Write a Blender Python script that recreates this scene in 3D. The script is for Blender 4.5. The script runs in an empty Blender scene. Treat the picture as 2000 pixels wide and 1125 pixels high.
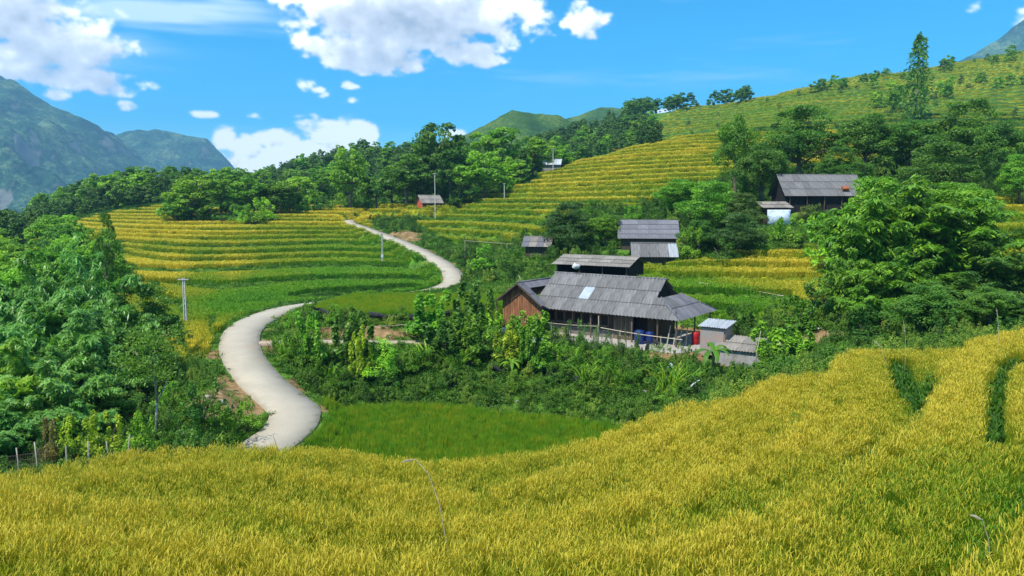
import bpy, bmesh, math, random
import numpy as np
from mathutils import Vector, Matrix, Euler

SC = bpy.context.scene
COL = SC.collection
R = math.radians
random.seed(7)
RNG = np.random.default_rng(11)

# ------------------------------------------------------------------ camera
F = 1500.0                      # focal length in photo pixels (photo 2000 x 1125)
PITCH = math.atan((562.5 - 400.0) / F)
CZ = 20.0                       # camera height above the datum
cam_d = bpy.data.cameras.new('camera')
cam_d.sensor_width = 36.0
cam_d.lens = 36.0 * F / 2000.0
cam_d.clip_start = 0.1
cam_d.clip_end = 30000
cam = bpy.data.objects.new('camera', cam_d)
COL.objects.link(cam)
cam.location = (0, 0, CZ)
cam.rotation_euler = (math.pi / 2 - PITCH, 0, 0)
SC.camera = cam
HAZE_D, HAZE_TOP, HAZE_BOT = 0.00017, 820.0, -180.0

# ------------------------------------------------------------------ world / sky / sun
SUN_EL = R(58)
SUN_AZ = math.atan2(-0.62, -0.64)     # direction towards the sun (x, y): left, a little behind the camera
W = bpy.data.worlds.new('World')
SC.world = W
W.use_nodes = True
SC.view_settings.view_transform = 'Standard'
SC.view_settings.look = 'None'
SC.view_settings.gamma = 1.0
SC.view_settings.exposure = 0.48
SC.cycles.max_bounces = 6
SC.cycles.diffuse_bounces = 3
SC.cycles.transmission_bounces = 3
SC.cycles.volume_bounces = 0
SC.cycles.transparent_max_bounces = 6


class NT:
    """tiny node helper"""
    def __init__(s, tree):
        s.t = tree
    def n(s, typ, **kw):
        nd = s.t.nodes.new(typ)
        for k, v in kw.items():
            if k == 'ins':
                for i, val in v.items():
                    if hasattr(val, 'is_output') or isinstance(val, bpy.types.NodeSocket):
                        s.t.links.new(val, nd.inputs[i])
                    else:
                        nd.inputs[i].default_value = val
            else:
                setattr(nd, k, v)
        return nd
    def math(s, op, a, b=0.0, c=0.0, clamp=False):
        nd = s.n('ShaderNodeMath', operation=op, use_clamp=clamp, ins={0: a, 1: b, 2: c})
        return nd.outputs[0]
    def vmath(s, op, a, b=(0, 0, 0)):
        nd = s.n('ShaderNodeVectorMath', operation=op, ins={0: a, 1: b})
        return nd.outputs[0] if op not in ('LENGTH', 'DOT_PRODUCT', 'DISTANCE') else nd.outputs[1]
    def noise(s, vec, scale, detail=4.0, rough=0.55, dist=0.0):
        nd = s.n('ShaderNodeTexNoise', ins={'Scale': scale, 'Detail': detail, 'Roughness': rough, 'Distortion': dist})
        if vec is not None:
            s.t.links.new(vec, nd.inputs['Vector'])
        return nd.outputs[0]
    def mix(s, fac, a, b, blend='MIX'):
        nd = s.n('ShaderNodeMix', data_type='RGBA', blend_type=blend)
        for i, v in ((0, fac), (6, a), (7, b)):
            if isinstance(v, bpy.types.NodeSocket):
                s.t.links.new(v, nd.inputs[i])
            elif i == 0:
                nd.inputs[0].default_value = v
            else:
                nd.inputs[i].default_value = (v[0], v[1], v[2], 1)
        return nd.outputs[2]
    def ramp(s, fac, stops, interp='LINEAR'):
        nd = s.n('ShaderNodeValToRGB')
        cr = nd.color_ramp
        cr.interpolation = interp
        while len(cr.elements) < len(stops):
            cr.elements.new(0.5)
        for e, (p, c) in zip(cr.elements, stops):
            e.position = p
            e.color = (c[0], c[1], c[2], 1) if hasattr(c, '__len__') else (c, c, c, 1)
        s.t.links.new(fac, nd.inputs[0])
        return nd.outputs[0]
    def smooth(s, v, a, b, lo=0.0, hi=1.0):
        nd = s.n('ShaderNodeMapRange', interpolation_type='SMOOTHSTEP')
        s.t.links.new(v, nd.inputs[0])
        for i, q in ((1, a), (2, b), (3, lo), (4, hi)):
            nd.inputs[i].default_value = q
        return nd.outputs[0]


def pix_dir(px, py):
    u, v = (px - 1000.0) / F, (562.5 - py) / F
    cp, sp = math.cos(PITCH), math.sin(PITCH)
    return u, cp + v * sp, -sp + v * cp


def P(px, py, Y):
    """world point seen at photo pixel (px, py) at ground distance Y"""
    dx, dy, dz = pix_dir(px, py)
    k = Y / dy
    return Vector((dx * k, Y, CZ + dz * k))


def proj(x, y, z):
    """photo pixel of world points (numpy)"""
    cp, sp = math.cos(PITCH), math.sin(PITCH)
    zz = z - CZ
    d = y * cp - zz * sp
    d = np.where(d < 0.05, 0.05, d)
    v = (y * sp + zz * cp) / d
    return 1000 + F * x / d, 562.5 - F * v


# ---- cloud cover: computed here as a map of the sky (azimuth, elevation), mixed over the Sky Texture
BLOBS = [(30, 45, 120, 80, 1.1), (150, 90, 85, 48, .95), (90, 156, 150, 26, .85), (60, 110, 120, 40, .9), (-120, 40, 150, 110, 1.0), (110, 192, 40, 11, .6), (215, 155, 40, 10, .5),
         (800, 35, 190, 62, 1.25), (690, 10, 100, 44, 1.0), (930, 22, 80, 42, 1.0), (700, 112, 105, 30, 1.1), (790, 128, 34, 12, .8), (905, 102, 66, 26, .95), (950, 122, 40, 14, .8), (590, 85, 24, 20, .55),
         (1150, 40, 40, 30, .85), (1158, 68, 18, 14, .6), (600, 168, 36, 14, .78), (622, 184, 24, 9, .7), (395, 229, 30, 8, .62), (690, 178, 24, 9, .5), (240, 208, 32, 8, .5), (600, 232, 26, 8, .45),
         (500, 228, 24, 7, .45), (690, 207, 18, 6, .45), (655, 268, 62, 26, .95), (690, 258, 34, 18, .95), (560, 292, 44, 26, .95), (448, 284, 30, 22, .9), (480, 296, 40, 24, .9), (720, 266, 24, 17, .9), (620, 312, 120, 28, 1.2), (500, 325, 80, 26, 1.2), (880, 262, 16, 9, .8),
         (1925, 28, 34, 18, .55), (2020, 25, 40, 40, .8), (1300, 213, 14, 6, .5),
         (2350, 60, 160, 90, 1.0), (2700, 250, 200, 60, 1.0), (-500, 150, 190, 70, 1.0), (-900, 0, 240, 120, 1.0), (400, -330, 220, 100, 1.0), (1400, -420, 240, 120, 1.0)]


def cloud_image(vn):
    wd, hg = 2688, 704
    us = (np.arange(wd) + .5) / wd
    az = 2 * np.arcsin(np.clip(us * 2 - 1, -1, 1))
    el = np.radians(-2 + 60 * (np.arange(hg) + .5) / hg)
    A, E = np.meshgrid(az.astype(np.float32), el.astype(np.float32))
    def fb(sx, sy, seed, octs, gain=.55):
        a, s, n = 1.0, 0, 0
        for i in range(octs):
            s = s + a * (vn(A * (sx * 2 ** i) + 40 + i * 3.7, E * (sy * 2 ** i) + 20 + i * 1.3, seed + 17 * i) - .5); n += a; a *= gain
        return s / n * 2
    w1, w2 = fb(16, 22, 1, 3), fb(16, 22, 9, 3)
    AW, EW = A + w1 * .016, E + w2 * .010
    tot = np.zeros_like(A)
    for px, py, rx, ry, w in BLOBS:
        dx, dy, dz = pix_dir(px, py)
        a0, e0 = math.atan2(dx, dy), math.atan2(dz, math.hypot(dx, dy))
        ra, re = rx / F, ry / F * 1.15
        ra *= 1.0 / max(math.hypot(dx, dy), .3) * dy if dy > .3 else 1
        r2 = ((AW - a0) / ra) ** 2 + np.where(EW > e0, (EW - e0) / re, (EW - e0) / (re * .62)) ** 2
        tot = np.maximum(tot, w * np.exp(-.75 * r2))
    gen = sstep_(.50, .74, .5 + .5 * fb(2.2, 5.0, 55, 3)) * sstep_(1.0, 1.35, np.abs(A)) * sstep_(3.1, 2.9, np.abs(A))
    tot = np.maximum(tot, gen * .95)
    f1, f2 = fb(26, 40, 3, 6, .6), fb(9, 14, 31, 3, .5)
    f3 = fb(44, 66, 131, 5, .6)
    D = tot + (f1 * .58 + f3 * .34) * sstep_(.02, .3, tot) + f2 * .22
    alpha = sstep_(.33, .66, D)
    T = np.clip(D - .32, 0, 1.1)
    od = np.zeros_like(D)
    for k in range(1, 15):
        dy_, dx_ = int(k * 1.7), int(k * .9) + 1 + 1
        s = np.zeros_like(T)
        s[:-dy_, dx_:] = T[dy_:, :-dx_]
        od += s
    lit = np.exp(-.20 * od) * .85 + .15 * np.clip(.5 + f1, 0, 1)
    lit = np.clip(lit * .9 + .26 * f1 + .10 * f3 + .06, 0, 1)
    lit = np.maximum(lit, sstep_(.125, .085, E) * np.clip(.86 + .9 * f3 + .7 * f1, .35, 1))
    cir = sstep_(.0, .8, fb(3.0, 26.0, 71, 5, .6) + .45 * fb(2.0, 6.0, 77, 2)) * .62
    # the broad veil in the upper left of the view
    veil = np.exp(-(((A + .39) / .15) ** 2 + ((E - .224 - (A + .39) * .22) / .030) ** 2)) * np.clip(.30 + 1.9 * fb(4, 42, 91, 5), 0, 1.4)
    cir = np.clip(cir + veil * 1.15, 0, .92)
    px = np.stack([alpha, lit, cir, np.ones_like(A)], -1).astype(np.float32)
    img = bpy.data.images.new('cloud_map', wd, hg, alpha=False, float_buffer=True)
    img.colorspace_settings.name = 'Non-Color'
    img.pixels.foreach_set(px.ravel())
    img.update()
    return img


def sstep_(a, b, x):
    t = np.clip((x - a) / (b - a), 0, 1)
    return t * t * (3 - 2 * t)


def vn32(x, y, seed=0):
    xi, yi = np.floor(x).astype(np.int32), np.floor(y).astype(np.int32)
    fx, fy = x - xi, y - yi
    fx = fx * fx * (3 - 2 * fx); fy = fy * fy * (3 - 2 * fy)
    tab = np.random.default_rng(seed).random((512, 512)).astype(np.float32)
    xi &= 511; yi &= 511
    x1, y1 = (xi + 1) & 511, (yi + 1) & 511
    return (tab[xi, yi] * (1 - fx) + tab[x1, yi] * fx) * (1 - fy) + (tab[xi, y1] * (1 - fx) + tab[x1, y1] * fx) * fy


def build_world():
    t = NT(W.node_tree)
    W.node_tree.nodes.clear()
    L = W.node_tree.links
    out = t.n('ShaderNodeOutputWorld')
    bg = t.n('ShaderNodeBackground', ins={'Strength': 0.12})
    sky = t.n('ShaderNodeTexSky')
    sky.sky_type = 'NISHITA'
    sky.sun_disc = False
    sky.sun_elevation = SUN_EL
    sky.sun_rotation = math.pi / 2 - SUN_AZ
    sky.altitude = 1400
    sky.air_density = 1.0
    sky.dust_density = 0.2
    sky.ozone_density = 3.0
    hsv = t.n('ShaderNodeHueSaturation', ins={'Saturation': SKY_SAT, 'Value': SKY_VAL, 'Hue': SKY_HUE, 'Color': sky.outputs[0]})
    tc = t.n('ShaderNodeTexCoord')
    d = t.vmath('NORMALIZE', tc.outputs['Generated'])
    sp = t.n('ShaderNodeSeparateXYZ', ins={0: d})
    azn = t.math('ARCTAN2', sp.outputs[0], sp.outputs[1])
    u = t.math('MULTIPLY_ADD', t.math('SINE', t.math('MULTIPLY', azn, .5)), .5, .5)
    v = t.math('MULTIPLY_ADD', t.math('ARCSINE', sp.outputs[2]), 180 / math.pi / 60, 2 / 60)
    im = t.n('ShaderNodeTexImage', extension='EXTEND', interpolation='Cubic')
    im.image = cloud_image(vn32)
    L.new(t.n('ShaderNodeCombineXYZ', ins={0: u, 1: v}).outputs[0], im.inputs[0])
    ch = t.n('ShaderNodeSeparateColor', ins={0: im.outputs[0]})
    base = t.mix(ch.outputs[2], hsv.outputs[0], (5.6, 7.3, 8.2))
    ccol = t.ramp(ch.outputs[1], [(0.0, (3.2, 3.6, 4.2)), (0.4, (6.8, 7.2, 7.7)), (.70, (12.6, 12.6, 12.6))])
    col = t.mix(ch.outputs[0], base, ccol)
    L.new(col, bg.inputs[0])
    L.new(bg.outputs[0], out.inputs[0])


SKY_SAT, SKY_VAL, SKY_HUE = 1.95, 1.26, 0.487
build_world()
sun_d = bpy.data.lights.new('sun', 'SUN')
sun_d.energy = 5.0
sun_d.angle = R(0.53)
sun_d.color = (1.0, 0.95, 0.86)
sun = bpy.data.objects.new('sun', sun_d)
COL.objects.link(sun)
_sd = Vector((math.cos(SUN_EL) * math.cos(SUN_AZ), math.cos(SUN_EL) * math.sin(SUN_AZ), math.sin(SUN_EL)))
sun.rotation_euler = _sd.to_track_quat('Z', 'Y').to_euler()
sun.location = (0, 0, 300)


# ------------------------------------------------------------------ helpers
def tag(o, label=None, cat=None, group=None, kind=None):
    if label: o['label'] = label
    if cat: o['category'] = cat
    if group: o['group'] = group
    if kind: o['kind'] = kind
    return o


def obj(name, mesh, mat=None, parent=None, loc=None):
    o = bpy.data.objects.new(name, mesh)
    COL.objects.link(o)
    if mat is not None and len(mesh.materials) == 0:
        mesh.materials.append(mat)
    if parent is not None:
        o.parent = parent
    if loc is not None:
        o.location = loc
    return o


def empty(name, loc=(0, 0, 0), rz=0.0):
    o = bpy.data.objects.new(name, None)
    COL.objects.link(o)
    o.location = loc
    o.rotation_euler = (0, 0, rz)
    o.empty_display_size = 0.3
    return o


def mesh_np(name, v, f, smooth=False, attrs=None):
    """v (N,3), f (M,3|4) arrays -> mesh; attrs {name: (N,) float}"""
    me = bpy.data.meshes.new(name)
    v = np.asarray(v, dtype=np.float32)
    f = np.asarray(f, dtype=np.int32)
    k = f.shape[1]
    me.vertices.add(len(v))
    me.vertices.foreach_set('co', v.ravel())
    me.loops.add(f.size)
    me.loops.foreach_set('vertex_index', f.ravel())
    me.polygons.add(len(f))
    me.polygons.foreach_set('loop_start', np.arange(0, f.size, k, dtype=np.int32))
    me.polygons.foreach_set('loop_total', np.full(len(f), k, dtype=np.int32))
    if smooth:
        me.polygons.foreach_set('use_smooth', np.ones(len(f), dtype=bool))
    for an, av in (attrs or {}).items():
        a = me.attributes.new(an, 'FLOAT', 'POINT')
        a.data.foreach_set('value', np.asarray(av, dtype=np.float32))
    me.update(calc_edges=True)
    return me


class MB:
    """mesh builder collecting boxes, tubes and free polygons"""
    def __init__(s):
        s.v, s.f = [], []
    def poly(s, pts, faces):
        o = len(s.v)
        s.v += [tuple(p) for p in pts]
        s.f += [tuple(i + o for i in q) for q in faces]
        return s
    def box(s, c, d, rz=0.0, m=None):
        hx, hy, hz = d[0] / 2, d[1] / 2, d[2] / 2
        pts = [Vector((x, y, z)) for z in (-hz, hz) for x, y in ((-hx, -hy), (hx, -hy), (hx, hy), (-hx, hy))]
        if m is None:
            m = Matrix.Translation(c) @ Matrix.Rotation(rz, 4, 'Z')
        else:
            m = Matrix.Translation(c) @ m.to_4x4()
        return s.poly([m @ p for p in pts], [(0, 3, 2, 1), (4, 5, 6, 7), (0, 1, 5, 4), (1, 2, 6, 5), (2, 3, 7, 6), (3, 0, 4, 7)])
    def tube(s, pts, radii, n=6, cap=True):
        pts = [Vector(p) for p in pts]
        if not hasattr(radii, '__len__'):
            radii = [radii] * len(pts)
        o = len(s.v)
        up = Vector((0.31, 0.22, 0.93))
        for i, p in enumerate(pts):
            d = (pts[min(i + 1, len(pts) - 1)] - pts[max(i - 1, 0)]).normalized()
            a = d.cross(up)
            if a.length < 1e-3:
                a = d.cross(Vector((1, 0, 0)))
            a.normalize()
            b = d.cross(a)
            for k in range(n):
                th = 2 * math.pi * k / n
                s.v.append(tuple(p + (a * math.cos(th) + b * math.sin(th)) * radii[i]))
        for i in range(len(pts) - 1):
            for k in range(n):
                s.f.append((o + i * n + k, o + i * n + (k + 1) % n, o + (i + 1) * n + (k + 1) % n, o + (i + 1) * n + k))
        if cap:
            s.f.append(tuple(o + k for k in range(n))[::-1])
            e = o + (len(pts) - 1) * n
            s.f.append(tuple(e + k for k in range(n)))
        return s
    def mesh(s, name='mesh', smooth=False):
        me = bpy.data.meshes.new(name)
        me.from_pydata(s.v, [], s.f)
        if smooth:
            me.polygons.foreach_set('use_smooth', np.ones(len(me.polygons), dtype=bool))
        me.update()
        return me
    def build(s, name, mat, parent=None, smooth=False, loc=None):
        return obj(name, s.mesh(name, smooth), mat, parent, loc)


def vnoise(x, y, seed=0):
    xi, yi = np.floor(x).astype(np.int64), np.floor(y).astype(np.int64)
    fx, fy = x - xi, y - yi
    fx = fx * fx * (3 - 2 * fx)
    fy = fy * fy * (3 - 2 * fy)
    def h(a, b):
        n = (a * 374761393 + b * 668265263 + seed * 982451653) & 0x7fffffff
        n = ((n ^ (n >> 13)) * 1274126177) & 0x7fffffff
        n = n ^ (n >> 16)
        return (n & 0xffff) / 65535.0
    return (h(xi, yi) * (1 - fx) + h(xi + 1, yi) * fx) * (1 - fy) + (h(xi, yi + 1) * (1 - fx) + h(xi + 1, yi + 1) * fx) * fy


def fbm(x, y, seed=0, oct=4, gain=0.5):
    a, s, n = 1.0, 0.0, 0.0
    for i in range(oct):
        s = s + a * (vnoise(x * 2 ** i, y * 2 ** i, seed + i * 17) - 0.5)
        n += a
        a *= gain
    return s / n * 2


def sstep(a, b, x):
    t = np.clip((x - a) / (b - a), 0, 1)
    return t * t * (3 - 2 * t)


def in_poly(x, y, poly):
    c = np.zeros(x.shape, dtype=bool)
    n = len(poly)
    j = n - 1
    for i in range(n):
        xi, yi = poly[i]
        xj, yj = poly[j]
        if yi != yj:
            c ^= ((yi > y) != (yj > y)) & (x < (xj - xi) * (y - yi) / (yj - yi) + xi)
        j = i
    return c


def poly_sd(x, y, poly):
    """signed distance, negative inside"""
    d = np.full(x.shape, 1e9)
    n = len(poly)
    for i in range(n):
        ax, ay = poly[i]
        bx, by = poly[(i + 1) % n]
        ex, ey = bx - ax, by - ay
        t = np.clip(((x - ax) * ex + (y - ay) * ey) / (ex * ex + ey * ey + 1e-9), 0, 1)
        d = np.minimum(d, np.hypot(x - ax - t * ex, y - ay - t * ey))
    return np.where(in_poly(x, y, poly), -d, d)


def catmull(pts, step=1.0):
    pts = [Vector(p) for p in pts]
    P_ = [pts[0] * 2 - pts[1]] + pts + [pts[-1] * 2 - pts[-2]]
    out = []
    for i in range(1, len(P_) - 2):
        p0, p1, p2, p3 = P_[i - 1], P_[i], P_[i + 1], P_[i + 2]
        n = max(2, int((p2 - p1).length / step))
        for k in range(n):
            t = k / n
            out.append(0.5 * (2 * p1 + (p2 - p0) * t + (2 * p0 - 5 * p1 + 4 * p2 - p3) * t * t + (3 * p1 - p0 - 3 * p2 + p3) * t ** 3))
    out.append(pts[-1])
    return out


# ------------------------------------------------------------------ materials
def new_mat(name):
    m = bpy.data.materials.new(name)
    m.use_nodes = True
    m.node_tree.nodes.clear()
    t = NT(m.node_tree)
    out = t.n('ShaderNodeOutputMaterial')
    b = t.n('ShaderNodeBsdfPrincipled')
    m.node_tree.links.new(b.outputs[0], out.inputs[0])
    return m, t, b, out


def simple_mat(name, c1, c2, scale=3.0, rough=0.85, stretch=(1, 1, 1), bump=0.0, c3=None, metal=0.0, detail=5.0):
    m, t, b, out = new_mat(name)
    L = m.node_tree.links
    tc = t.n('ShaderNodeTexCoord')
    mp = t.n('ShaderNodeMapping', ins={'Vector': tc.outputs['Object'], 'Scale': stretch})
    n1 = t.noise(mp.outputs[0], scale, detail, 0.6)
    col = t.mix(t.smooth(n1, 0.3, 0.7), c1, c2)
    oi = t.n('ShaderNodeObjectInfo')
    vary = t.smooth(oi.outputs['Random'], 0.0, 1.0, 0.82, 1.15)
    col = t.mix(1.0, col, t.n('ShaderNodeCombineColor', ins={0: vary, 1: vary, 2: vary}).outputs[0], 'MULTIPLY')
    if c3 is not None:
        n2 = t.noise(tc.outputs['Object'], scale * 0.35, 4.0, 0.65)
        col = t.mix(t.smooth(n2, 0.55, 0.72), col, c3)
    L.new(col, b.inputs['Base Color'])
    b.inputs['Roughness'].default_value = rough
    b.inputs['Metallic'].default_value = metal
    b.inputs['Specular IOR Level'].default_value = 0.3
    if bump > 0:
        bp = t.n('ShaderNodeBump', ins={'Strength': bump, 'Distance': 0.02, 'Height': n1})
        L.new(bp.outputs[0], b.inputs['Normal'])
    return m


RICE_STOPS = [(0.0, (0.060, 0.205, 0.011)), (0.25, (0.140, 0.345, 0.014)), (0.5, (0.25, 0.350, 0.014)), (0.78, (0.42, 0.420, 0.022)), (1.0, (0.66, 0.55, 0.045))]
NEAR_STOPS = [(0.0, (0.045, 0.150, 0.008)), (0.25, (0.125, 0.280, 0.010)), (0.5, (0.235, 0.325, 0.014)), (0.78, (0.42, 0.395, 0.022)), (1.0, (0.62, 0.51, 0.050))]
# ------------------------------------------------------------------ terrain: control points (photo px, py, distance, crop height above the soil)
FG = 0.72     # height of the ripe foreground rice
CTRL = [
 # foreground rice slope
 (-250,1125,8.5,FG),(0,1125,8.6,FG),(250,1125,8.6,FG),(500,1125,8.6,FG),(1000,1125,8.5,FG),(1500,1125,8.0,FG),(1800,1125,7.4,FG),(2000,1125,7.0,FG),(2300,1125,6.6,FG),
 (-250,1400,5.0,FG),(500,1400,5.4,FG),(1000,1400,5.4,FG),(1500,1400,5.0,FG),(2000,1400,4.6,FG),(2300,1400,4.4,FG),
 (-250,1000,13.0,FG),(0,1000,13.0,FG),(250,1000,13.5,FG),(500,1000,13.5,FG),(750,1010,13.5,FG),(1000,1000,13.5,FG),(1250,970,13.5,FG),(1500,940,13.5,FG),(1800,860,14.2,FG),(2000,840,13.5,FG),(2300,830,13.0,FG),
 (750,940,18,FG),(1000,935,18,FG),(1250,880,18.5,FG),(1500,835,18.5,FG),(1800,745,19.5,FG),(2000,730,19,FG),(2300,720,18,FG),
 (-250,985,17,FG),(0,948,18.5,FG),(200,910,20,FG),(400,889,21.5,FG),(560,888,22,FG),(760,918,22,FG),(1000,908,22.5,FG),(1150,874,23.5,FG),(1300,812,24.5,FG),(1500,756,25,FG),(1600,716,25.5,FG),(1800,682,26,FG),(2000,658,26,FG),(2300,640,26,FG),
 # bank dropping behind the crest
 (-250,1000,25,0),(0,972,25,0),(200,935,26,0),(400,915,27,0),(560,915,28,0),(760,965,29,0),(1000,950,29.5,0),(1150,905,31,0),(1300,845,32,0),(1500,790,33,0),(1600,750,34,0),(1800,705,35,0),(2000,680,35,0),(2300,660,35,0),
 # valley floor left
 (-250,915,31,0),(0,905,31,0),(150,893,31,0),(300,872,32,0),(430,850,34,0),
 (-250,830,42,0),(0,810,42,0),(200,800,41,0),(330,790,39,0),(440,775,40,0),
 (-250,650,75,0),(0,640,72,0),(200,655,66,0),(300,690,55,0),(370,700,52,0),(420,690,51,0),
 (300,640,64,.5),(400,612,68,.5),(480,597,71,.5),
 # green paddy
 (620,900,36,0),(900,910,36,0),(1100,915,36,0),(650,805,46,0),(820,800,46.5,0),(1000,808,46,0),(1150,830,44,0),(1250,845,41.5,0),
 # bank below the house, path and yard
 (620,700,51,0),(640,668,54,0),(760,668,54.5,0),(760,720,50.5,0),(900,670,54,0),(900,730,49.5,0),(1000,655,56,0),(1100,660,55,0),(1200,675,53,0),(1320,695,50,0),(1100,740,49,0),(1200,745,48.5,0),(1330,750,46.5,0),(1420,705,48.5,0),(1500,718,46,0),(1400,770,42,0),(1500,745,41,0),
 (620,620,60,0),(700,612,60,0),(850,608,60,0),
 # field left of the house
 (620,600,62,.8),(800,600,60,.8),(940,590,60,.8),(650,572,70,.8),(800,565,71,.8),(950,562,71,.8),
 (1050,600,64,0),(1200,590,64,0),
 # hidden dip with the road behind that field
 (640,590,73,0),(760,578,82,0),(850,567,88,0),
 # left terraces
 (300,594,78,.6),(420,575,80,.6),(560,572,82,.6),(300,552,95,.6),(450,540,96,.6),(600,540,98,.6),(740,545,97,.6),(820,550,96,.6),
 (250,513,115,.6),(400,500,117,.6),(560,500,118,.6),(700,500,118,.6),(790,500,118,.6),
 (150,488,140,.6),(280,473,140,.6),(430,460,142,.6),(600,460,146,.6),(690,462,144,.6),
 (100,474,150,.6),(200,449,170,.6),(330,438,166,.6),(450,434,170,.6),(560,428,172,.6),(640,425,174,.6),(320,405,205,.6),(240,412,200,.6),(600,409,192,.6),(720,407,194,.6),(800,406,194,.6),(850,398,196,.6),
 (-250,560,115,0),(0,560,105,0),(0,500,140,0),(-250,500,180,0),(0,475,195,0),
 # forest hill left
 (100,446,215,0),(0,458,250,0),(-250,480,250,0),(150,418,250,0),(250,385,255,0),(400,385,250,0),(200,388,285,0),(330,384,290,0),(430,384,300,0),(60,440,285,0),
 (-250,510,420,0),(0,490,420,0),(200,450,430,0),(400,440,440,0),
 # middle forest hill
 (500,385,240,0),(600,380,250,0),(700,375,255,0),(500,378,300,0),(560,352,315,0),(640,325,335,0),(700,315,345,0),(770,312,365,0),(850,312,385,0),(900,306,400,0),
 (800,370,240,0),(900,350,250,0),(500,400,480,0),(700,400,480,0),(900,380,500,0),
 (840,384,182,0),(950,372,184,0),(1000,362,195,0),(1060,342,205,0),
 # bank right of the road and golden hill
 (900,530,100,0),(940,520,104,0),(920,495,112,0),(840,470,132,0),(800,452,142,0),(760,438,158,0),(730,423,172,0),
 (960,476,116,.6),(900,450,134,.6),(830,438,148,.6),(960,440,132,.6),(1050,452,110,.6),(860,412,178,.6),(960,402,160,.6),(1000,380,170,.6),(1060,405,142,.6),(1100,420,122,0),(1100,380,155,.6),(1100,328,186,.6),
 (1200,400,126,.6),(1200,350,152,.6),(1200,299,194,.6),(1300,392,116,0),(1300,335,145,.6),(1300,273,200,.6),(1400,350,126,.6),(1400,300,160,.6),(1400,259,205,.6),(1500,330,128,0),
 (1600,330,130,0),(1600,270,195,.6),(1700,300,160,.6),(1700,255,215,.6),(1500,260,205,.6),
 # valley behind the golden hill
 (1000,352,240,0),(1100,335,240,0),(1200,312,250,0),(1300,288,255,0),(1400,268,250,0),
 (1000,320,300,0),(1100,292,320,0),(1200,262,340,0),(1300,238,370,0),(1400,228,380,0),(1100,272,400,0),(1200,236,420,0),(1300,220,430,0),(1400,212,430,0),(1500,215,330,0),(1500,197,390,0),
 (1600,205,320,0),(1600,172,400,0),(1680,152,430,0),(1750,150,430,0),(1720,200,320,0),(1850,215,270,0),(1850,132,430,0),(2000,108,430,0),(2000,200,285,0),(2000,250,220,0),(1850,270,190,0),(2000,320,160,0),(2300,60,430,0),(2300,180,285,0),(2300,320,150,0),
 (1100,330,520,0),(1300,260,560,0),(1500,230,560,0),(1700,200,560,0),(2000,150,560,0),(2300,100,560,0),
 # hamlet on the right
 (1000,530,88,0),(1000,500,97,0),(1080,510,88,0),(1150,500,88,0),(1260,512,84,0),(1260,470,92,0),(1150,450,104,0),(1380,490,84,0),(1400,440,100,0),(1480,460,88,0),(1590,415,95,0),(1500,440,90,0),(1700,410,95,0),(1830,400,92,0),(1750,350,115,0),(1900,340,110,0),
 (1150,540,76,0),(1230,536,75,.7),(1320,524,77,.7),(1420,516,78,.7),(1520,505,79,.7),(1600,500,79,.7),(1330,560,68,.7),(1430,565,66,.7),(1520,560,67,.7),(1600,555,68,.7),(1420,610,59,.6),(1500,610,58,0),
 (1450,650,54,0),(1560,650,52,0),(1640,650,49,0),(1800,635,46,0),(2000,625,44,0),(2300,610,44,0),(1700,560,58,0),(1800,500,62,0),(1900,470,66,0),(1960,500,62,.6),(1960,430,80,.6),(2050,440,78,.6),(1960,400,90,0),(2300,430,80,0),
]
_c = np.array([(*P(a, b, c)[:], d) for a, b, c, d in CTRL])
KS = 0.55
def uv_of(x, y):
    return x / np.maximum(y, 1.0), np.log(np.maximum(y, 1.0)) * KS
def _tps(r2):
    return r2 * np.log(r2 + 1e-12)
_cu, _cs = uv_of(_c[:, 0], _c[:, 1])
_cq = (_c[:, 2] - _c[:, 3] - CZ) / _c[:, 1]
_n = len(_cu)
_A = np.zeros((_n + 3, _n + 3))
_A[:_n, :_n] = _tps((_cu[:, None] - _cu) ** 2 + (_cs[:, None] - _cs) ** 2) + np.eye(_n) * 2e-4
_A[:_n, _n], _A[:_n, _n + 1], _A[:_n, _n + 2] = 1, _cu, _cs
_A[_n:, :_n] = _A[:_n, _n:].T
_w = np.linalg.solve(_A, np.concatenate([_cq, np.zeros(3)]))
def base_q(u, s):
    out = np.zeros(u.shape)
    for i in range(_n):
        out += _w[i] * _tps((u - _cu[i]) ** 2 + (s - _cs[i]) ** 2)
    return out + _w[_n] + _w[_n + 1] * u + _w[_n + 2] * s

# ---- grid (rows in distance, columns fanning out)
rows = [2.6]
while rows[-1] < 6500:
    y = rows[-1]
    if y < 40: d = 0.10 + 0.0016 * y
    elif y < 210: d = 0.17 + (y - 40) * 0.0034
    elif y < 470: d = 0.72 + (y - 210) * 0.003
    else: d = (y - 420) * 0.06
    rows.append(y + d)
ROWS = np.array(rows)
NC = 600
TT = np.linspace(-1, 1, NC)
NR = len(ROWS)
def half_w(y):
    return 0.80 * y + 5.0
GX = TT[None, :] * half_w(ROWS)[:, None]
GY = np.repeat(ROWS[:, None], NC, 1)
# coarse evaluation, bilinear upsampling
ri = np.unique(np.concatenate([np.arange(0, NR, 5), [NR - 1]]))
ci = np.unique(np.concatenate([np.arange(0, NC, 6), [NC - 1]]))
cq = base_q(*uv_of(GX[np.ix_(ri, ci)], np.minimum(GY[np.ix_(ri, ci)], 620)))
tmp = np.array([np.interp(np.arange(NC), ci, row) for row in cq])
BQ = np.array([np.interp(np.arange(NR), ri, tmp[:, k]) for k in range(NC)]).T
Z = CZ + BQ * np.minimum(GY, 560)
# beyond the surveyed slopes the land falls to a deep valley floor
far = sstep(480, 1500, GY)
Z = Z * (1 - far) + (CZ - 160) * far
Z0 = Z.copy()

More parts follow.
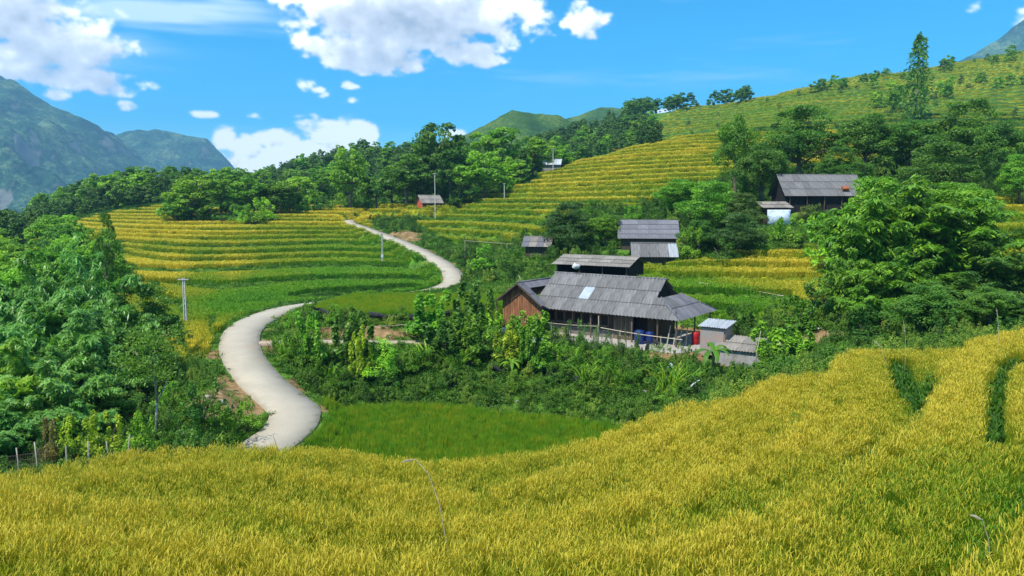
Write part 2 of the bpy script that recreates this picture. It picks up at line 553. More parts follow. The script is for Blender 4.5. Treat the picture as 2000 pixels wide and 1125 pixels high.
# ---- road centre line
ROAD_PX = [(496, 892, 33.8), (527, 866, 35.6), (565, 836, 38.0), (577, 806, 40.0), (552, 780, 41.8), (512, 746, 44.6), (478, 703, 48.8), (468, 668, 52.3), (480, 641, 56.2), (516, 619, 61), (568, 602, 66),
           (640, 591, 73), (740, 580, 81), (830, 570, 87.5), (878, 556, 92), (886, 540, 97), (864, 515, 107), (812, 486, 122), (760, 464, 138), (712, 446, 154), (684, 435.5, 166), (688, 430, 176), (735, 431, 186)]
ROAD = catmull([P(*a) for a in ROAD_PX], 0.7)
RW = 1.32
_rp = np.array([p[:] for p in ROAD])
def road_near(x, y):
    """distance to the road centre line and the road height there"""
    d = np.full(x.shape, 1e9); hz = np.zeros(x.shape)
    box = (y > 28) & (y < 195) & (x > -45) & (x < 8)
    xs, ys = x[box], y[box]
    dd = np.full(xs.shape, 1e9); hh = np.zeros(xs.shape)
    for i in range(len(_rp) - 1):
        ax, ay, az = _rp[i]; bx, by, bz = _rp[i + 1]
        ex, ey = bx - ax, by - ay
        t = np.clip(((xs - ax) * ex + (ys - ay) * ey) / (ex * ex + ey * ey + 1e-9), 0, 1)
        q = np.hypot(xs - ax - t * ex, ys - ay - t * ey)
        m = q < dd
        dd[m] = q[m]; hh[m] = (az + t * (bz - az))[m]
    d[box] = dd; hz[box] = hh
    return d, hz
# ---- footpath from the road to the yard
PATH_PX = [(505, 669, 52.4), (560, 668, 53), (640, 667, 53.6), (740, 668, 54), (850, 668, 54.5), (950, 664, 55.5), (1040, 655, 57)]
PATH = catmull([P(*a) for a in PATH_PX], 0.6)

PX, PY = proj(GX, GY, Z)
WOB = fbm(GX * 0.08, GY * 0.08, 5, 3)

# zones
Ysil_x = np.array([-600, 0, 200, 400, 560, 760, 1000, 1150, 1300, 1500, 1600, 1800, 2000, 2600])
Ysil_y = np.array([17.5, 18.9, 20.4, 21.9, 22.4, 22.4, 22.9, 23.9, 24.9, 25.4, 25.9, 26.4, 26.4, 26.4])
silY = np.interp(PX, Ysil_x, Ysil_y) + WOB * 0.5
ZF = GY < silY
jx, jy = PX + fbm(GX * .15, GY * .15, 3, 3) * 14, PY + fbm(GX * .12, GY * .12, 9, 3) * 5
ZL = in_poly(jx, jy, [(60, 474), (165, 428), (320, 401), (470, 412), (600, 404), (700, 404), (720, 432), (755, 462), (830, 505), (870, 545), (850, 572), (600, 592), (545, 600), (440, 640), (428, 700), (330, 720), (250, 640), (230, 520), (240, 470)]) & (GY > 50) & (GY < 215)
ZR = in_poly(jx, jy, [(700, 404), (800, 401), (880, 393), (1000, 374), (1100, 322), (1200, 293), (1300, 267), (1420, 254), (1720, 246), (1720, 318), (1500, 325), (1380, 350), (1290, 398), (1200, 412), (1130, 415), (1040, 472), (900, 486), (840, 448), (760, 428), (720, 428)]) & (GY > 95) & (GY < 216)
ZS = in_poly(jx, jy, [(1190, 530), (1330, 514), (1610, 494), (1640, 580), (1500, 625), (1400, 618), (1310, 575), (1240, 560)]) & (GY > 54) & (GY < 82)
ZT = in_poly(jx, jy, [(1920, 395), (2300, 380), (2300, 540), (1920, 520)]) & (GY > 56) & (GY < 95)
ZU = in_poly(jx, jy, [(1180, 300), (1250, 262), (1330, 215), (1500, 195), (1680, 148), (2300, 40), (2300, 345), (1930, 330), (1850, 262), (1500, 255), (1300, 272)]) & (GY >= 150) & (GY < 460) & (~ZR)

# ---- terracing
def terrace(z, s, k):
    t = z / s
    f = np.floor(t); r = t - f
    e = sstep(1 - k, 1.0, r)
    return s * (f + e) + s * 0.42, f, (r > 1 - k * 0.95)
RISER = np.zeros(Z.shape)
TIDX = np.zeros(Z.shape)
def apply_terrace(mask, s, k, amp, fr, seed, irr=0.0):
    global Z
    zb = Z0 + amp * fbm(GX * fr, GY * fr, seed, 3)
    if irr:
        zb = zb + irr * s * np.sin(2 * math.pi * zb / (s * 3.3) + 1.5 * fbm(GX * .02, GY * .02, seed + 5, 2))
    zt, f, ris = terrace(zb, s, k)
    w = mask.astype(float)
    Z = Z * (1 - w) + zt * w
    RISER[mask] = ris[mask]
    TIDX[mask] = f[mask] + seed * 31
apply_terrace(ZF, 0.78, 0.11, 0.16, 0.16, 41)
apply_terrace(ZL, 0.70, 0.33, 1.6, 0.018, 42, .30)
apply_terrace(ZR, 1.12, 0.36, 1.9, 0.018, 43, .28)
apply_terrace(ZS, 0.75, 0.16, 0.5, 0.05, 44)
apply_terrace(ZT, 0.9, 0.25, 0.3, 0.03, 45)
apply_terrace(ZU, 2.6, 0.28, 3.2, 0.012, 46)
# soften the seams between zones
for _ in range(2):
    zp = np.pad(Z, 1, mode='edge')
    sm = (zp[:-2, 1:-1] + zp[2:, 1:-1] + zp[1:-1, :-2] + zp[1:-1, 2:] + 2 * Z) / 6
    Z = np.where(GY < 215, Z * 0.45 + sm * 0.55, Z)
# roughness of wild ground
WILD = ~(ZF | ZL | ZR | ZS | ZT | ZU)
Z = Z + np.where(WILD, fbm(GX * .35, GY * .35, 77, 4) * np.clip(0.12 + GY * 0.002, 0, .5), 0.0)

# ---- flat pads: (polygon, height, blend width)
def zof(px, py, Y): return P(px, py, Y).z
FIELD_Z = CZ - 12.0
def plane_pt(px, py, z):
    dx, dy, dz = pix_dir(px, py)
    k = (z - CZ) / dz
    return (dx * k, dy * k)
PADDY = [plane_pt(a, b, FIELD_Z + .45) for a, b in [(576, 868), (612, 812), (650, 793), (730, 786), (820, 784), (900, 789), (975, 798), (1080, 808), (1190, 822), (1245, 838), (1200, 880), (1080, 925), (900, 940), (740, 930), (620, 895)]]
MFZ = zof(800, 600, 59.5) - 0.8
def p2(px, py, Y):
    q = P(px, py, Y); return (q.x, q.y)
MFIELD = [p2(568, 600, 63), (p2(660, 600, 60)), p2(800, 600, 59), p2(945, 590, 59.5), p2(985, 570, 66), p2(1040, 560, 71), p2(900, 563, 72), p2(760, 566, 72.5), p2(640, 574, 70)]
# main house frame: d along the front, n to the back
HD = Vector((0.807, -0.590, 0)).normalized(); HN = Vector((0.590, 0.807, 0)).normalized()
HA = P(1037, 600, 59.3)      # front-left eave corner
YARD_Z = HA.z - 1.95
def hp(a, b, z=0.0):
    """house coordinates: a along the front, b towards the back, z above the yard"""
    q = HA + HD * a + HN * b
    return Vector((q.x, q.y, YARD_Z + z))
YARD = [hp(-3.8, -1.6)[:2], hp(13.6, -2.3)[:2], hp(15.5, 3)[:2], hp(14, 8.5)[:2], hp(-3.8, 8.5)[:2]]
PADS = [(PADDY, FIELD_Z, 1.2), (MFIELD, MFZ, 1.2), (YARD, YARD_Z, 2.0)]
UPPER = {}    # filled with (centre, z) of the hamlet's pads
def pad_at(key, px, py, Y, hw, hd, rz):
    c = P(px, py, Y)
    ca, sa = math.cos(rz), math.sin(rz)
    poly = [(c.x + ca * a - sa * b, c.y + sa * a + ca * b) for a, b in ((-hw, -hd), (hw, -hd), (hw, hd), (-hw, hd))]
    PADS.append((poly, c.z, 2.0))
    UPPER[key] = (c, rz)
pad_at('hill_house', 1592, 414, 95, 6.5, 4.0, R(2))
pad_at('tile_house', 1264, 486, 90, 4.6, 3.6, R(-6))
pad_at('rib_shed', 1276, 522, 83, 3.2, 2.2, R(-4))
pad_at('barn', 1172, 540, 76, 5.0, 3.0, R(-18))
pad_at('little_hut', 1052, 502, 92, 2.4, 2.0, R(-12))
pad_at('store', 1512, 440, 89, 2.3, 2.0, R(2))
pad_at('field_hut', 838, 406, 168, 4.0, 3.0, R(25))
pad_at('far_long', 1040, 338, 214, 4.5, 3.0, R(0))
pad_at('far_white', 1072, 336, 208, 4.0, 3.0, R(-10))
pad_at('brick_shed', 1398, 690, 50.5, 1.4, 1.6, R(-36))
pad_at('long_shed', 1470, 714, 48.3, 2.6, 1.8, R(-36))
for poly, hz, bw in PADS:
    xs = [p[0] for p in poly]; ys = [p[1] for p in poly]
    box = (GX > min(xs) - bw) & (GX < max(xs) + bw) & (GY > min(ys) - bw) & (GY < max(ys) + bw)
    sd = poly_sd(GX[box], GY[box], poly)
    w = 1 - sstep(0.0, bw, sd)
    Z[box] = Z[box] * (1 - w) + hz * w
    RISER[box] = np.where(sd < 0.2, 0, RISER[box])
# path bench
_pp = np.array([p[:] for p in PATH])
box = (GY > 48) & (GY < 62) & (GX > -24) & (GX < 6)
bx_, by_ = GX[box], GY[box]
dd = np.full(bx_.shape, 1e9); hh = np.zeros(bx_.shape)
for q in _pp:
    e = np.hypot(bx_ - q[0], by_ - q[1]); m = e < dd
    dd[m] = e[m]; hh[m] = q[2]
w = 1 - sstep(0.7, 2.2, dd)
Z[box] = Z[box] * (1 - w) + (hh - 0.03) * w
PATHD = np.full(Z.shape, 1e9); PATHD[box] = dd
# road bench
RD, RZ = road_near(GX, GY)
w = 1 - sstep(RW + 0.25, RW + 2.0, RD)
Z = Z * (1 - w) + (RZ - 0.10) * w

# ---- per vertex ground cover: ripeness of the crop, bare soil
RIPE_PTS = [(100,455,.9),(250,420,.75),(280,460,.97),(350,445,.97),(450,440,.82),(550,440,.66),(650,415,.85),(350,525,1.),(450,530,.97),(300,520,.9),(400,505,.55),(550,500,.5),(650,500,.42),(750,520,.33),(500,570,.25),(650,560,.22),(300,490,.5),(800,540,.25),(700,580,.25),(420,605,.22),(380,620,.35),(400,660,.75),(370,685,.88),(500,590,.2),(400,560,.3),
            (700,405,.9),(800,410,.9),(900,440,.56),(1000,430,.52),(950,470,.5),(1100,380,.78),(1000,400,.62),(1200,320,.88),(1300,290,.88),(1300,350,.75),(1250,370,.62),(1600,270,.9),(1700,290,.9),(1500,220,.58),(1700,180,.55),(1850,180,.52),(1950,240,.58),(1400,240,.56),(1980,290,.62),(1960,430,.66),
            (1250,535,.28),(1300,525,.3),(1330,535,.4),(1400,535,.5),(1450,545,.68),(1550,520,.74),(1580,560,.58),(1350,570,.15),(1400,590,.1),(1450,600,.08)]
PX, PY = proj(GX, GY, Z)
num = np.zeros(Z.shape); den = np.zeros(Z.shape)
for a, b, r in RIPE_PTS:
    k = 1.0 / (((PX - a) / 1.6) ** 2 + ((PY - b) * 1.3) ** 2 + 60) ** 1.6
    num += r * k; den += k
RIPE = num / den
th = vnoise(TIDX * 7.31 + np.floor(GX / 23 + WOB), TIDX * 3.7 + 0.5, 8)
RIPE = RIPE - .20 * (ZL & (PY > 445)) * sstep(330, 500, PX) + (th - .5) * 0.42 + fbm(GX * .12, GY * .12, 21, 3) * 0.10
ripeF = 0.62 + 0.26 * fbm(GX * .25, GY * .25, 33, 3) - 0.42 * sstep(3.0, 7, GX) * sstep(14, 8.5, GY) + (th - .5) * .22
RIPE = np.where(ZF, ripeF, RIPE)
INP = poly_sd(GX, GY, PADDY) < -0.15
INM = poly_sd(GX, GY, MFIELD) < 0.0
RIPE = np.where(ZU, (.62 + .36 * (th - .5) + .26 * fbm(GX * .02, GY * .02, 19, 3)), RIPE)
RIPE = np.where(INP, 0.37 + 0.05 * fbm(GX * .2, GY * .2, 3, 3), RIPE)
RIPE = np.where(INM, 0.42 + 0.14 * fbm(GX * .1, GY * .16, 5, 3), RIPE)
# steps of the foreground terraces: lit lips and shaded feet put into the ripeness colour; weedy grooves at the right
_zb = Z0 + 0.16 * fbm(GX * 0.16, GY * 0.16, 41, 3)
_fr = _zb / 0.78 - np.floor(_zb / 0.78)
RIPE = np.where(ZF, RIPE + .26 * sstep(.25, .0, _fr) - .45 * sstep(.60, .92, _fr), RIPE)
GROOVE = np.full(Z.shape, 9.0)
for line, hw in (([(1722, 848, 16.4), (1690, 890, 14.8), (1640, 945, 12.8), (1590, 1000, 11.2)], .26), ([(1752, 690, 24.5), (1768, 725, 22), (1795, 765, 19.6), (1825, 772, 18.8)], .46), ([(1990, 690, 21.5), (1962, 715, 19.5), (1948, 760, 17), (1950, 820, 14.4), (1945, 850, 13.2)], .27)):
    for q in catmull([P(*a) for a in line], .25):
        GROOVE = np.minimum(GROOVE, np.hypot(GX - q.x, GY - q.y) / hw)
Z = Z - .10 * sstep(1.3, .5, GROOVE)
FOOT = np.where(ZF, .10 * sstep(.25, .0, _fr) - .22 * sstep(.60, .92, _fr), 0)
CROP = (GROOVE > 1) & (ZF | ZL | ZR | ZS | ZT | INP | INM) & (RISER < 0.5) & (RD > RW + 0.5) & (PATHD > 1.2)
for poly, hz, bw in PADS[2:]:
    xs = [p[0] for p in poly]; ys = [p[1] for p in poly]
    box = (GX > min(xs)) & (GX < max(xs)) & (GY > min(ys)) & (GY < max(ys))
    CROP[box] &= poly_sd(GX[box], GY[box], poly) > 0.3
CROPU = ZU & (RISER < .5)
SOIL = np.zeros(Z.shape)
for cx, cy, rx, ry, y0, y1 in [(440, 765, 52, 30, 30, 60), (480, 805, 34, 24, 30, 50), (395, 790, 46, 26, 30, 45), (250, 812, 36, 12, 30, 45), (700, 650, 120, 14, 50, 62), (790, 462, 34, 12, 110, 165), (1610, 655, 46, 15, 44, 60), (1420, 712, 34, 14, 40, 52), (1330, 700, 60, 12, 44, 52), (1270,470,60,14,80,100)]:
    e = 1.25 - np.hypot((PX - cx) / rx, (PY - cy) / ry) + fbm(GX * .9, GY * .9, 4, 4) * 0.7
    SOIL = np.maximum(SOIL, np.where((GY > y0) & (GY < y1), np.clip(e * 2, 0, 1), 0))
SOIL = np.where(RD < RW + 2.6, np.maximum(SOIL, (fbm(GX * .5, GY * .5, 14, 3) > .25) * (RD < RW + .9) * .8), SOIL)
SOIL = np.where(PATHD < 1.0, 0.9, SOIL)
SOIL = np.where(CROP, 0, SOIL)
_sdy = poly_sd(GX, GY, YARD)
SOIL = np.where(_sdy < 0.3, 0.9, SOIL)

# ---- samplers for placing things on the ground
def grid_ix(x, y):
    fi = np.interp(y, ROWS, np.arange(NR))
    fj = (x / half_w(y) + 1) * 0.5 * (NC - 1)
    return np.clip(fi, 0, NR - 1.001), np.clip(fj, 0, NC - 1.001)
def samp(A, x, y):
    x, y = np.asarray(x, float), np.asarray(y, float)
    fi, fj = grid_ix(x, y)
    i, j = fi.astype(int), fj.astype(int)
    a, b = fi - i, fj - j
    return (A[i, j] * (1 - a) + A[i + 1, j] * a) * (1 - b) + (A[i, j + 1] * (1 - a) + A[i + 1, j + 1] * a) * b
def near(A, x, y):
    fi, fj = grid_ix(np.asarray(x, float), np.asarray(y, float))
    return A[np.rint(fi).astype(int), np.rint(fj).astype(int)]
def gz(x, y):
    return float(samp(Z, x, y))

# ------------------------------------------------------------------ ground sheet
def ground_mat():
    m, t, b, out = new_mat('ground_cover')
    L = m.node_tree.links
    tc = t.n('ShaderNodeTexCoord')
    o = tc.outputs['Object']
    at = lambda n: t.n('ShaderNodeAttribute', attribute_name=n).outputs['Fac']
    crop, soil, rip = at('crop'), at('soil'), at('ripe')
    n1 = t.noise(o, 0.35, 6.0, 0.65); n2 = t.noise(o, 2.2, 5.0, 0.65); n3 = t.noise(o, 0.05, 4.0, .6)
    wild = t.ramp(t.math('ADD', t.math('MULTIPLY', n1, .6), t.math('MULTIPLY', n2, .4)), [(.30, (.030, .085, .010)), (.5, (.070, .160, .018)), (.7, (.14, .22, .028))])
    far = t.mix(t.smooth(n3, .4, .65), wild, (.085, .18, .020))
    rice = t.ramp(t.math('ADD', rip, t.math('MULTIPLY', t.math('SUBTRACT', n2, .5), .25)), RICE_STOPS)
    ric = t.mix(0.30, rice, (.04, .07, .01))
    col = t.mix(crop, far, ric)
    bund = at('bund')
    col = t.mix(t.math('MULTIPLY', bund, t.smooth(n1, .32, .52, 0, .9)), col, (.035, .085, .014))
    earth = t.ramp(t.math('ADD', t.math('MULTIPLY', n1, .5), t.math('MULTIPLY', n2, .5)), [(.34, (.07, .050, .022)), (.46, (.17, .115, .050)), (.55, (.27, .175, .085)), (.68, (.40, .28, .16))])
    col = t.mix(t.smooth(t.math('ADD', soil, t.math('MULTIPLY', t.math('SUBTRACT', n2, .5), .7)), .35, .65), col, earth)
    L.new(col, b.inputs['Base Color'])
    b.inputs['Roughness'].default_value = 0.95
    b.inputs['Specular IOR Level'].default_value = 0.1
    bp = t.n('ShaderNodeBump', ins={'Strength': 0.7, 'Distance': 0.12, 'Height': n2})
    L.new(bp.outputs[0], b.inputs['Normal'])
    return m
vi = np.arange(NR * NC).reshape(NR, NC)
gf = np.stack([vi[:-1, :-1], vi[:-1, 1:], vi[1:, 1:], vi[1:, :-1]], -1).reshape(-1, 4)
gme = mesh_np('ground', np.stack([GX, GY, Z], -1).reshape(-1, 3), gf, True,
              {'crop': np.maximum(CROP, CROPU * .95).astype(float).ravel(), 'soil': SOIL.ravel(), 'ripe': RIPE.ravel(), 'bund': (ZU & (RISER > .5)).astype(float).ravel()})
ground = obj('ground', gme, ground_mat())
tag(ground, kind='structure')

# ------------------------------------------------------------------ road and footpath
def ribbon(name, line, hw, thick, lift, mat, wob=0.05, seed=1):
    rnd = random.Random(seed)
    v, f = [], []
    n = len(line)
    for i, p in enumerate(line):
        d = (line[min(i + 1, n - 1)] - line[max(i - 1, 0)])
        d.z = 0
        d.normalize()
        s = Vector((d.y, -d.x, 0))
        a = hw * (1 + rnd.uniform(-wob, wob)); b = hw * (1 + rnd.uniform(-wob, wob))
        z = p.z + lift
        for off, dz in ((-a - .02, -thick), (-a, 0), (0, 0.03), (b, 0), (b + .02, -thick)):
            q = p + s * off
            v.append((q.x, q.y, z + dz))
    for i in range(n - 1):
        for k in range(4):
            f.append((i * 5 + k, i * 5 + k + 1, i * 5 + 6 + k, i * 5 + 5 + k))
    ed = np.tile([1.0, 1.0, 0.0, 1.0, 1.0], n)
    return obj(name, mesh_np(name, v, f, False, {'edge': ed}), mat)
def concrete_mat(name, c=(.41, .365, .285)):
    m, t, b, out = new_mat(name)
    L = m.node_tree.links
    tc = t.n('ShaderNodeTexCoord')
    o = tc.outputs['Object']
    n1, n2 = t.noise(o, .5, 5, .6), t.noise(o, 6, 6, .65)
    col = t.mix(t.smooth(n1, .35, .7), tuple(x * .86 for x in c), c)
    col = t.mix(t.math('MULTIPLY', t.smooth(n2, .5, .75), .5), col, tuple(x * .72 for x in c))
    st = t.noise(o, .22, 4, .7)
    col = t.mix(t.math('MULTIPLY', t.smooth(st, .58, .68), .55), col, (.42, .31, .20))
    ed = t.n('ShaderNodeAttribute', attribute_name='edge').outputs['Fac']
    n4 = t.noise(o, 1.1, 5, .7)
    col = t.mix(t.math('MULTIPLY', t.smooth(t.math('ADD', ed, t.math('MULTIPLY', t.math('SUBTRACT', n4, .5), 1.2)), .72, 1.15), .45), col, (.18, .145, .09))
    n5 = t.noise(o, .9, 6, .75)
    col = t.mix(t.math('MULTIPLY', t.smooth(n5, .55, .75), .35), col, (.27, .24, .20))
    L.new(col, b.inputs['Base Color'])
    b.inputs['Roughness'].default_value = .9
    bp = t.n('ShaderNodeBump', ins={'Strength': .25, 'Distance': .02, 'Height': n2})
    L.new(bp.outputs[0], b.inputs['Normal'])
    return m
M_ROAD = concrete_mat('road_concrete')
road = ribbon('road', ROAD, RW, 0.28, 0.04, M_ROAD, .02)
tag(road, kind='structure')
path = ribbon('path', PATH, 0.55, 0.2, 0.03, concrete_mat('path_concrete', (.40, .34, .26)), .12, 3)
tag(path, kind='structure')

# ------------------------------------------------------------------ far hills and mountains (each a heightfield of its own)
def mountain_mat(name, greens, rock, sc, rockamt=.62):
    m, t, b, out = new_mat(name)
    L = m.node_tree.links
    tc = t.n('ShaderNodeTexCoord')
    o = tc.outputs['Object']
    n1 = t.noise(o, sc, 7, .62); n2 = t.noise(o, sc * 9, 5, .7); n3 = t.noise(o, sc * .3, 3, .5)
    v = t.math('ADD', t.math('MULTIPLY', n1, .55), t.math('MULTIPLY', n2, .45))
    col = t.ramp(v, [(.36, greens[0]), (.5, greens[1]), (.62, greens[2])])
    geo = t.n('ShaderNodeNewGeometry')
    nz = t.n('ShaderNodeSeparateXYZ', ins={0: geo.outputs['Normal']}).outputs[2]
    steep = t.smooth(t.math('ADD', nz, t.math('MULTIPLY', t.math('SUBTRACT', n1, .5), .9)), rockamt, rockamt - .18)
    col = t.mix(t.math('MULTIPLY', steep, .55), col, rock)
    L.new(col, b.inputs['Base Color'])
    b.inputs['Roughness'].default_value = 1
    b.inputs['Specular IOR Level'].default_value = 0
    bp = t.n('ShaderNodeBump', ins={'Strength': .9, 'Distance': 1.2 / sc * .06, 'Height': n2})
    L.new(bp.outputs[0], b.inputs['Normal'])
    return m
def mountain(name, sky, Yc, Yf, Yb, zf, mat, seed, amp, nu=220, nv=120, pw=1.15, fx=None):
    """sky: skyline [(px, py)], crest at distance Yc, foot at Yf (front) and Yb (back), foot height zf"""
    pxs = np.linspace(sky[0][0], sky[-1][0], nu)
    pys = np.interp(pxs, [s[0] for s in sky], [s[1] for s in sky])
    vv = np.linspace(-1, 1, nv)
    Xs, Ys, Zs = np.zeros((nv, nu)), np.zeros((nv, nu)), np.zeros((nv, nu))
    crest = np.array([P(a, b, Yc).z for a, b in zip(pxs, pys)])
    cx = np.array([P(a, b, Yc).x for a, b in zip(pxs, pys)])
    for i, w in enumerate(vv):
        y = Yc + (Yf - Yc) * -w if w < 0 else Yc + (Yb - Yc) * w
        k = (1 - abs(w)) ** pw
        Xs[i] = cx * (1 + (0.22 * w if w > 0 else 0.10 * w)); Ys[i] = y
        Zs[i] = zf + (crest - zf) * k
    L_ = abs(Yc - Yf)
    rid = 1 - np.abs(fbm(Xs / L_ * 2.6 + Zs / L_ * .6, Ys / L_ * 1.2, seed, 5, .5)) * 2.2
    k = np.abs(vv)[:, None]
    bump = (k * (1 - k) * 4)
    Zs = Zs + amp * (rid - .62) * (bump * .9 + .0)
    Zs = Zs + amp * .30 * fbm(Xs / L_ * 11, Ys / L_ * 11, seed + 3, 5, .6) * (0.3 + bump)
    vi = np.arange(nv * nu).reshape(nv, nu)
    f = np.stack([vi[:-1, :-1], vi[:-1, 1:], vi[1:, 1:], vi[1:, :-1]], -1).reshape(-1, 4)
    o = obj(name, mesh_np(name, np.stack([Xs, Ys, Zs], -1).reshape(-1, 3), f, True), mat)
    tag(o, kind='structure')
    return o
M_MTN = mountain_mat('mountain_forest', [(.006, .026, .022), (.035, .095, .058), (.17, .24, .11)], (.36, .34, .31), .010)  # forest greens, contrast widened to paint in dark patches of cloud shadow
mountain('mountain', [(-900, 120), (-500, 60), (-250, 110), (-100, 120), (0, 152), (14, 160), (26, 158), (45, 172), (70, 190), (100, 208), (130, 216), (160, 228), (190, 240), (215, 262), (240, 292), (280, 318), (330, 345), (380, 372), (430, 400)], 2700, 900, 4200, CZ - 165, M_MTN, 3, 250, 420, 200, 1.0)
mountain('mountain', [(120, 330), (170, 300), (228, 264), (255, 256), (285, 252), (305, 249), (330, 253), (360, 262), (385, 266), (405, 270), (422, 290), (440, 306), (458, 326), (478, 343), (500, 362), (560, 400)], 3400, 1700, 4800, CZ - 165, M_MTN, 8, 220, 320, 170, 1.0)
M_HILL = mountain_mat('hill_grass', [(.020, .055, .016), (.045, .105, .022), (.11, .17, .035)], (.11, .15, .045), .03, .5)
mountain('hill', [(700, 330), (820, 292), (900, 264), (945, 246), (975, 226), (1000, 213), (1020, 216), (1060, 218), (1090, 220), (1115, 234), (1140, 252), (1200, 280), (1300, 320)], 820, 470, 1150, CZ - 60, M_HILL, 21, 36, 160, 80)
mountain('hill', [(960, 290), (1060, 246), (1110, 228), (1140, 218), (1170, 209), (1200, 209), (1225, 213), (1260, 224), (1320, 240), (1420, 262), (1500, 285)], 1150, 760, 1500, CZ - 60, M_HILL, 25, 40, 140, 70)
mountain('mountain', [(1650, 200), (1760, 150), (1820, 128), (1870, 116), (1900, 104), (1925, 86), (1960, 66), (2000, 36), (2060, 0), (2200, -60), (2500, -120), (3000, 0)], 2600, 1300, 3600, CZ - 60, M_MTN, 31, 160, 260, 120)
# ------------------------------------------------------------------ plant materials
def leaf_mat(name, trans=0.42, rough=0.5, spec=0.3):
    """leaf colour = the object's own colour, varied leaf by leaf and clump by clump"""
    m, t, b, out = new_mat(name)
    L = m.node_tree.links
    oi = t.n('ShaderNodeObjectInfo')
    lv = t.n('ShaderNodeAttribute', attribute_name='lv').outputs['Fac']
    cl = t.n('ShaderNodeAttribute', attribute_name='cl').outputs['Fac']
    k = t.math('ADD', t.math('MULTIPLY_ADD', lv, .8, 1.05), t.math('MULTIPLY', t.math('SUBTRACT', cl, .5), .85))
    col = t.mix(1.0, oi.outputs['Color'], t.n('ShaderNodeCombineColor', ins={0: k, 1: k, 2: k}).outputs[0], 'MULTIPLY')
    hs = t.n('ShaderNodeHueSaturation', ins={'Hue': t.math('MULTIPLY_ADD', cl, -.03, .512), 'Saturation': 1.05, 'Color': col})
    col = hs.outputs[0]
    L.new(col, b.inputs['Base Color'])
    b.inputs['Roughness'].default_value = rough
    b.inputs['Specular IOR Level'].default_value = spec
    tr = t.n('ShaderNodeBsdfTranslucent')
    bright = t.mix(1.0, col, (1.15, 1.25, .55), 'MULTIPLY')
    L.new(bright, tr.inputs[0])
    mx = t.n('ShaderNodeMixShader', ins={0: trans, 1: b.outputs[0], 2: tr.outputs[0]})
    L.new(mx.outputs[0], out.inputs[0])
    return m
M_LEAF = leaf_mat('leaf')
M_BLEAF = leaf_mat('bamboo_leaf', .38, .42, .45)
M_BARK = simple_mat('bark', (.10, .075, .05), (.22, .18, .13), 6, .9, (1, 1, .2), .6)
M_PALEBARK = simple_mat('pale_bark', (.20, .18, .14), (.38, .35, .30), 5, .85, (1, 1, .3), .4)
M_CULM = simple_mat('bamboo_culm', (.10, .17, .05), (.26, .28, .10), 4, .5, (1, 1, .3))

def crop_mat(name, base_dark, stops, spread=.3, trans=.35):
    """blades: colour by ripeness of the plant (instance attribute) and by position on the blade (tone)"""
    m, t, b, out = new_mat(name)
    L = m.node_tree.links
    rip = t.n('ShaderNodeAttribute', attribute_name='ripe', attribute_type='INSTANCER').outputs['Fac']
    tone = t.n('ShaderNodeAttribute', attribute_name='tone').outputs['Fac']
    val = t.math('ADD', rip, t.math('MULTIPLY', t.math('SUBTRACT', tone, .5), spread))
    col = t.ramp(val, stops)
    L.new(col, b.inputs['Base Color'])
    b.inputs['Roughness'].default_value = .6
    b.inputs['Specular IOR Level'].default_value = .25
    tr = t.n('ShaderNodeBsdfTranslucent')
    L.new(t.mix(1.0, col, (1.1, 1.1, .7), 'MULTIPLY'), tr.inputs[0])
    mx = t.n('ShaderNodeMixShader', ins={0: trans, 1: b.outputs[0], 2: tr.outputs[0]})
    L.new(mx.outputs[0], out.inputs[0])
    return m
M_RICE = crop_mat('rice_blade', None, NEAR_STOPS, .72)
M_RICEF = crop_mat('rice_blade_far', None, RICE_STOPS, .42)
M_GRASS = crop_mat('grass_blade', None, [(0.0, (.024, .080, .008)), (.35, (.058, .165, .014)), (.65, (.115, .240, .022)), (.88, (.21, .29, .036)), (1.0, (.38, .33, .12))], .35)

# ------------------------------------------------------------------ blade and leaf geometry (numpy)
def blades(n, rad, h0, h1, lean, width, segs, rng, tone0=0.3, tone1=0.7, droop=0.5, inward=0.0):
    """strips of quads; returns v, f, tone"""
    V, Fc, T = [], [], []
    o = 0
    for i in range(n):
        th = rng.uniform(0, 2 * math.pi); r = rad * math.sqrt(rng.uniform())
        bx, by = r * math.cos(th), r * math.sin(th)
        a = th + rng.normal(0, .6)
        h = rng.uniform(h0, h1); ln = h * lean * rng.uniform(.3, 1.3)
        wa = rng.uniform(0, 2 * math.pi)
        sx, sy = math.cos(wa), math.sin(wa)
        tn = rng.uniform(tone0, tone1)
        for k in range(segs + 1):
            q = k / segs
            out = ln * q ** 2.0
            z = h * (q - droop * max(0, q - .55) ** 2 * 1.6)
            w = width * (1 - q ** 2.2 * .92) * .5
            x, y = bx + math.cos(a) * out, by + math.sin(a) * out
            V.append((x - sx * w, y - sy * w, z)); V.append((x + sx * w, y + sy * w, z))
            T += [tn * (.55 + .45 * q)] * 2
        for k in range(segs):
            Fc.append((o + 2 * k, o + 2 * k + 1, o + 2 * k + 3, o + 2 * k + 2))
        o += 2 * (segs + 1)
    return V, Fc, T
